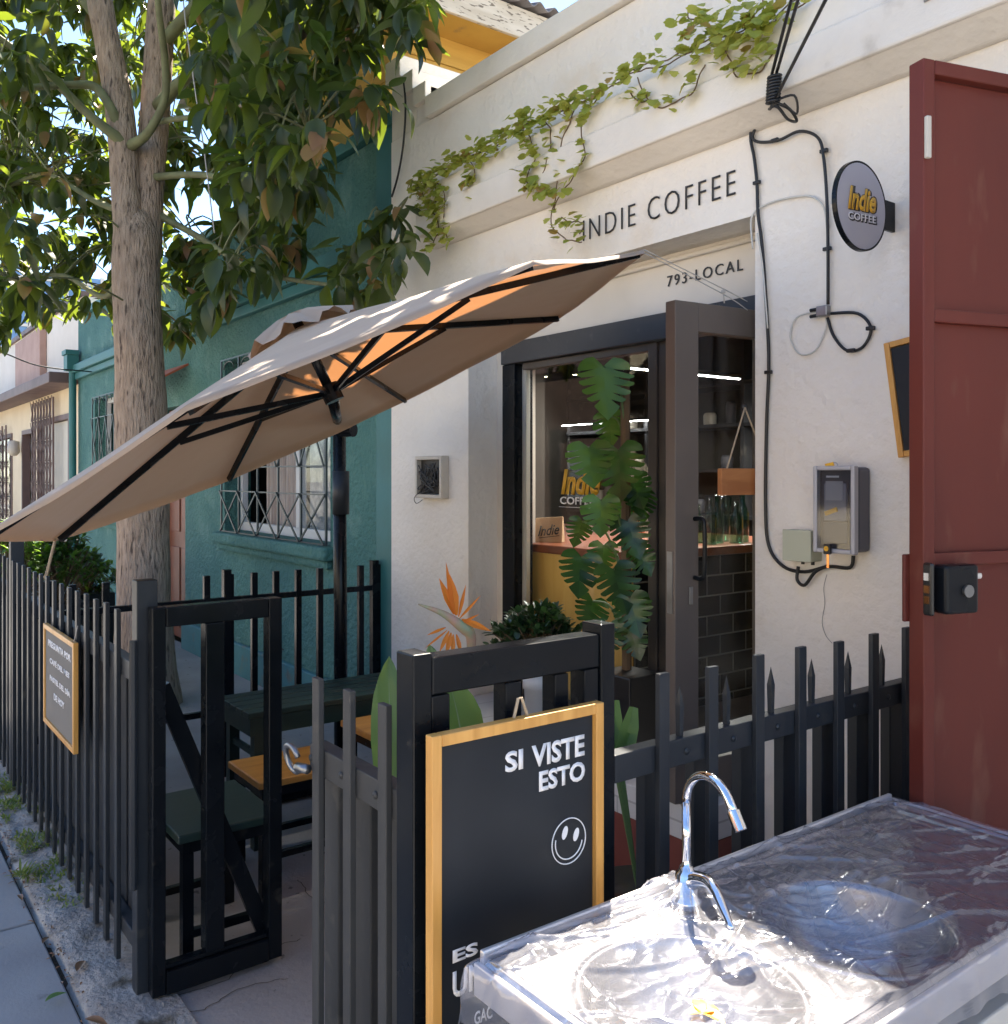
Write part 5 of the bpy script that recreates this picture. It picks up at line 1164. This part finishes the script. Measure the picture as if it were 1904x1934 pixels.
MB().obox(cc, du_, dv_, (0, 1, 0), Lh-.04, .26, .01).build('panel', chalk, tbd)
# overhead cables with the coil
kn0 = at(1463, 165, Y=F-.16); oc = thing('overhead_cable', 'bundle of black overhead cables tied in a coil above the ledge', 'cable', kn0)
for (x0, y0, x1, y1, d1) in ((1458, 140, 1505, -40, 2.6), (1466, 140, 1525, -60, 2.5), (1463, 190, 1600, -80, 2.3)):
    a, b = at(x0, y0, Y=F-.16), at(x1, y1, d=d1); e_ = b+(b-a).normalized()*3.5; MB().tube([a, b, e_], .0055, 7).build('strand', cable_black, oc, smooth=True)
cl_ = MB(); a, b = at(1463, 145, Y=F-.16), at(1460, 192, Y=F-.16)
for i in range(9): p_ = a.lerp(b, i/8); cl_.tube(arc(p_, (.020, 0, 0), (0, .020, .004), 0, 2*math.pi, 12), .0050, 6, False)
cl_.tube([a, b], .014, 8); cl_.build('coil', cable_black, oc, smooth=True)
lp_ = MB(); lp_.tube(smoothpath([b, at(1490, 205, Y=F-.12), at(1505, 228, Y=F-.08), at(1488, 225, Y=F-.05), at(1465, 200, Y=F-.08), at(1440, 215, Y=F-.02)], 6), .005, 7)
lp_.tube(smoothpath([b, at(1455, 205, Y=F-.10), at(1450, 205, Y=F-.01)], 5), .005, 7); lp_.tube(smoothpath([b, at(1500, 180, Y=F-.13), at(1505, 215, Y=F-.1), at(1480, 195, Y=F-.14)], 5), .004, 7); lp_.build('loop', cable_black, oc, smooth=True)
wallpath([(762, 150), (766, 200), (762, 270), (752, 330), (740, 372)], .006, cable_black, 'cable', 'black cable down the left edge of the cafe wall above the teal corner', Yo=.02)
hc_ = thing('pale_cord', 'thin pale cord hanging down through the tree crown', 'cord', at(345, 0, d=5.0)); MB().tube(smoothpath([at(340, -150, d=5), at(346, 0, d=5.0), at(370, 180, d=5.0), at(385, 280, d=5.0), at(400, 400, d=5.0), at(405, 440, d=5)], 5), .004, 6).build('strand', rope_white, hc_, smooth=True)
sw = thing('street_cable', 'thin dark cable crossing in front of the cream house', 'cable', at(0, 663, d=9)); MB().tube(smoothpath([at(-60, 650, d=9), at(0, 664, d=9.3), at(70, 690, d=10), at(150, 700, d=10.8), at(215, 702, d=11.3), (-10, 2.6, at(215, 702, d=11.3).z)], 5), .008, 6).build('strand', cable_black, sw, smooth=True)

# ================================================================== MAROON GATE
g0 = Vector((-1.137, 2.103, 0)); gd = Vector((.30, .954, 0)).normalized(); gn = Vector((gd.y, -gd.x, 0))
mg = thing('maroon_gate', 'tall maroon sheet steel gate leaf with a black lock at the right edge', 'gate', g0)
def gbox(u0, u1, n0, n1, z0, z1, nm, mt=red_gate, par=mg, bev=.003):
    c = g0+gd*((u0+u1)/2)+gn*((n0+n1)/2)+Vector((0, 0, (z0+z1)/2)); return MB().obox(c, gd, gn, (0, 0, 1), u1-u0, n1-n0, z1-z0).build(nm, mt, par, bevel=bev)
GT = at(1735, 108, d=2.17).z
gbox(0, .035, -.047, .0, .03, GT, 'frame'); gbox(.0355, .66, -.045, 0, GT-.035, GT, 'frame'); gbox(.0355, .66, -.03, -.022, .03, GT-.036, 'sheet')
for (ya, yb) in ((590, 600), (1055, 1065)):
    zr = at(1760, ya, d=2.17).z; gbox(.0356, .66, -.0215, -.002, zr-.02, zr+.012, 'crossbar')
gbox(-.012, .012, -.058, -.048, at(1712, 1180, d=2.17).z, at(1712, 1050, d=2.17).z, 'strike_plate')
zl0, zl1 = at(1740, 1158, d=2.17).z, at(1740, 1066, d=2.17).z
lk = gbox(.025, .125, .001, .045, zl0, zl1, 'lock', fence_black, bev=.008); 
cyl = MB(); qc = g0+gd*.085+gn*.046+Vector((0, 0, zl0+.055)); cyl.tube([qc, qc+gn*.008], .015, 16); cyl.build('key_cylinder', galv, lk)
cy2 = MB(); qc = g0+gd*.126+gn*.02+Vector((0, 0, zl1-.03)); cy2.tube([qc, qc+gd*.025], .009, 12); cy2.build('knob', chrome, lk)
pl_ = MB(); qc = g0+gd*.004+gn*.012+Vector((0, 0, (zl0+zl1)/2)); pl_.obox(qc, gd, gn, (0, 0, 1), .012, .03, zl1-zl0+.01); pl_.build('edge_plate', M('black_plastic_edge', (.015, .015, .016), .25), lk, bevel=.006)
for dz in (.03, .0, -.025): MB().obox(qc-gd*.007+Vector((0, 0, dz)), gd, gn, (0, 0, 1), .003, .015, .018).build('bolt', chrome if dz > 0 else copper, lk)
gbox(.0, .014, .0005, .012, at(1740, 300, d=2.17).z, at(1740, 220, d=2.17).z, 'magnet_strip', ivory)

# ================================================================== SINK
SX0, SX1, SY0, SY1, SZ = -1.205, -.735, .86, 2.085, .80
sk = thing('steel_sink', 'stainless double bowl sink unit wrapped in clear plastic beside the fence', 'sink', ((SX0+SX1)/2, (SY0+SY1)/2, 0))
bowls = ((-.955, 1.075, .165), (-.93, 1.475, .165))
def sz(x, y):
    z = SZ
    e = min(x-SX0, SX1-x, y-SY0, SY1-y)
    if x-SX0 < .10: z += .0
    if e < .014: z += .010*max(0, 1-abs(e-.006)/.008)
    elif e < .03: z -= 0
    z -= .006 if e > .03 else 0
    for (cx, cy, r_) in bowls:
        d_ = math.hypot((x-cx), (y-cy))
        if d_ < r_: z -= .125*(1-(d_/r_)**5)+.0
        if r_ <= d_ < r_+.018: z += .004*math.sin(math.pi*(d_-r_)/.018)
    if y > 1.72 and e > .05: z -= .003
    return z
top_ = rough_grid(SX0, SX1, SY0, SY1, 150, 380, sz); top_.build('worktop', steel, sk, smooth=True)
bkp = MB(); bkp.box(SX0-.012, SY0, SZ-.06, SX0-.001, SY1, SZ+.022); bkp.box(SX0-.012, SY0-.012, SZ-.05, SX1+.012, SY0-.001, SZ+.004); bkp.box(SX1+.001, SY0, SZ-.05, SX1+.012, SY1, SZ+.004); bkp.box(SX0-.012, SY1+.001, SZ-.05, SX1+.012, SY1+.012, SZ+.01); bkp.build('edge_skirt', M('soft_steel_edge', (.68, .66, .66), .38, metal=.7), sk, bevel=.003)
MB().box(SX0+.02, SY0+.03, .02, SX1-.02, SY1-.03, SZ-.14).build('cabinet', cabinet_m, sk, bevel=.004)
for (cx, cy, r_) in bowls: MB().lathe((cx, cy, SZ-.132), [(.001, .009), (.02, .009), (.03, .012), (.032, .008)], 20).build('drain', chrome, sk, smooth=True)
fc = thing('kitchen_tap', 'chrome gooseneck tap with a long lever on the sink', 'tap', (-1.155, 1.29, SZ))
tb0 = Vector((-1.155, 1.29, SZ)); sdv = Vector((.97, -.15, 0)).normalized(); rr_ = .064
MB().lathe(tb0, [(.001, -.002), (.030, -.002), (.030, .010), (.022, .016), (.021, .055), (.014, .062), (.012, .07), (.001, .07)], 24).build('base', chrome, fc, smooth=True)
pth = [tb0+Vector((0, 0, .05)), tb0+Vector((0, 0, .12)), tb0+Vector((0, 0, .19))]+arc(tb0+sdv*rr_+Vector((0, 0, .19)), -sdv*rr_, (0, 0, rr_), 0, R(150), 16)
end = pth[-1]; dr_ = (pth[-1]-pth[-2]).normalized(); pth.append(end+dr_*.02)
MB().tube(pth, .0085, 14).build('spout', chrome, fc, smooth=True); MB().tube([end+dr_*.012, end+dr_*.045], .0115, 24).build('nozzle', chrome, fc)
h0 = tb0+Vector((.028, .0, .055)); lv = MB(); P_ = smoothpath([tb0+Vector((.012, 0, .045)), h0, h0+Vector((.04, -.01, .006)), h0+Vector((.085, -.03, -.018)), h0+Vector((.115, -.045, -.035))], 5)
lv.tube(P_, [.017-.010*min(1, i/(len(P_)-4)) if i < len(P_)-1 else .004 for i in range(len(P_))], 12); lv.build('lever', chrome, fc, smooth=True)
ys = at(1326, 1912, Z=.797); yl = MB()
for (a_, l_) in ((.2, .036), (2.6, .034), (1.2, .028), (4.2, .02)): add_leaf(yl, ys, (math.cos(a_), math.sin(a_), .25), l_, .022, fold=.4, droop=.3, st=ROUND)
tag(yl.build('yellow_scrap', yellow_vinyl, recalc=False, smooth=True), 'small yellow scrap lying in the near sink bowl', 'scrap')
# plastic film laid over the sink: folds and drape
rc = random.Random(11); creases = []
for _ in range(34):
    cx_, cy_ = rc.uniform(SX0, SX1), rc.uniform(SY0, SY1); an = rc.choice((rc.uniform(.9, 1.9), rc.uniform(-.5, .7))); creases.append((cx_, cy_, math.cos(an), math.sin(an), rc.uniform(.08, .34), rc.uniform(.0025, .0065), rc.uniform(.0035, .007)))
for an in (.3, .9, -.5, 1.5, 2.1, -1.2): creases.append((tb0.x, tb0.y, math.cos(an), math.sin(an), .26, .006, .006))
def crease_z(x, y):
    h_ = 0
    for (a, b, c, d, L_, am, wd) in creases:
        u_ = (x-a)*c+(y-b)*d; v_ = -(x-a)*d+(y-b)*c+.012*math.sin(u_*9)
        if abs(u_) < L_ and abs(v_) < wd*3: h_ = max(h_, am*(1-(u_/L_)**2)*math.exp(-(v_/wd)**2))
    return h_
def film_z(x, y):
    base = SZ+.017
    e = min(x-SX0, SX1-x, y-SY0, SY1-y)
    for (cx, cy, r_) in bowls:
        d_ = math.hypot(x-cx, y-cy)
        if d_ < r_*1.05: base -= .030*(1-(d_/(r_*1.05))**2)
    p_ = Vector((x, y, 0)); q_ = Vector((x*3+y*1.3, y*3.2-x*1.1, 2))
    ridge = (1-abs(noise.noise(q_*1.6))*2.2); ridge = max(0, ridge)**7*.009
    ridge2 = max(0, 1-abs(noise.noise(Vector((x*9-y*5, y*2+x*2, 7))))*3)**5*.007
    ridge3 = max(0, 1-abs(noise.noise(Vector((x*16+y*12, y*4-x*5, 3))))*3)**5*.003
    base += crease_z(x, y)+ridge*.6+ridge2+ridge3*.6+noise.noise(p_*5)*.006
    d_ = math.hypot(x-tb0.x, y-tb0.y)
    if d_ < .10: base += .035*(1-d_/.10)**1.5
    if e < 0: base -= min(.16, (-e)*1.0)
    return base
def film_grid():
    m = MB(); vs = []; fs = []; nx, ny = 170, 330; M0 = .055
    for i in range(nx+1):
        for j in range(ny+1):
            x = SX0-M0+(SX1-SX0+2*M0)*i/nx; y = SY0-M0*1.4+(SY1-SY0+2.4*M0)*j/ny
            ex = 0
            z = film_z(x, y)
            # hanging margin goes down instead of out
            xx = min(max(x, SX0-.018), SX1+.018); yy = min(max(y, SY0-.018), SY1+.018)
            over = math.hypot(x-xx, y-yy); wob = noise.noise(Vector((x*14, y*14, 4)))*.012
            xx += (wob if x < SX0 or x > SX1 else 0)+(x-xx)*.22; yy += (wob if y < SY0 or y > SY1 else 0)+(y-yy)*.22
            vs.append((xx, yy, z-over*.6))
    hole = lambda x, y: math.hypot(x-tb0.x, y-tb0.y) < .024
    for i in range(nx):
        for j in range(ny):
            a = i*(ny+1)+j; x, y, _ = vs[a]
            if hole(x, y): continue
            fs.append((a, a+ny+1, a+ny+2, a+1))
    m.add(vs, fs); return m
tag(film_grid().build('plastic_film', film_m, smooth=True), 'crumpled clear plastic film draped over the steel sink', 'plastic film')

# ================================================================== SMALL THINGS ON THE GROUND
def weed(x, y, n, s, lab, grp=None):
    c = at(x, y, Z=.02); t = thing('weed', lab, 'weed', c, grp); m = MB()
    for i in range(n):
        d_ = rdir(15, 80); add_leaf(m, c+Vector((random.gauss(0, .012), random.gauss(0, .012), 0)), d_, random.uniform(.5, 1)*s, s*.12, droop=.4)
    m.build('blades', weed_m, t, recalc=False)
weed(45, 1655, 34, .075, 'tuft of green grass at the edge of the paving'); weed(88, 1580, 30, .05, 'yellow green weed tuft against the street fence'); weed(70, 1535, 26, .05, 'small weed growing highest along the fence foot'); weed(108, 1625, 30, .045, 'mossy weed at the fence foot nearest the camera'); weed(15, 1490, 40, .06, 'weed patch at the foot of the far corner post')
gc = MB()
for i in range(2600):
    x = -6.5+2.9*random.random()**.7; y = random.uniform(.66, .80)
    if noise.noise(Vector((x*4, y*6, 0))) < -.05: continue
    add_leaf(gc, (x, y, .005), rdir(10, 80), random.uniform(.012, .038), .008, droop=.3)
stuff(gc.build('moss', weed_m, recalc=False))
for i, (x, y, l_, mt2, lab) in enumerate(((85, 1892, .07, paradise_leaf, 'green fallen leaf on the grey paving'), (80, 1782, .055, dry_leaf, 'brown curled leaf lying over the paving joint'), (145, 1835, .08, dry_leaf, 'dry red brown leaf on the rough mortar'), (35, 1690, .05, dry_leaf, 'dead leaf beside the grass tuft'), (160, 1925, .08, dry_leaf, 'brown leaf at the bottom end of the paving joint'))):
    c = at(x, y, Z=.028); m = MB(); a_ = random.uniform(0, 3); add_leaf(m, c, (math.cos(a_), math.sin(a_), .05), l_, l_*.35, fold=.6, droop=.15); tag(m.build('fallen_leaf', mt2, recalc=False, smooth=True), lab, 'leaf')
lit = MB()
for i in range(160):
    x = random.uniform(-6, -2.0); y = random.gauss(.615, .02); add_leaf(lit, (x, y, .012), rdir(-5, 25), random.uniform(.008, .03), .008, fold=.5)
stuff(lit.build('leaf_litter', dry_leaf, recalc=False))
gr = MB()
for i in range(500):
    x = random.uniform(-6, -2); y = random.uniform(.61, .85); r_ = random.uniform(.002, .006); gr.lathe((x, y, .02), [(.0005, -r_), (r_, 0), (.0005, r_*.8)], 5)
stuff(gr.build('gravel', rough_m, recalc=False))
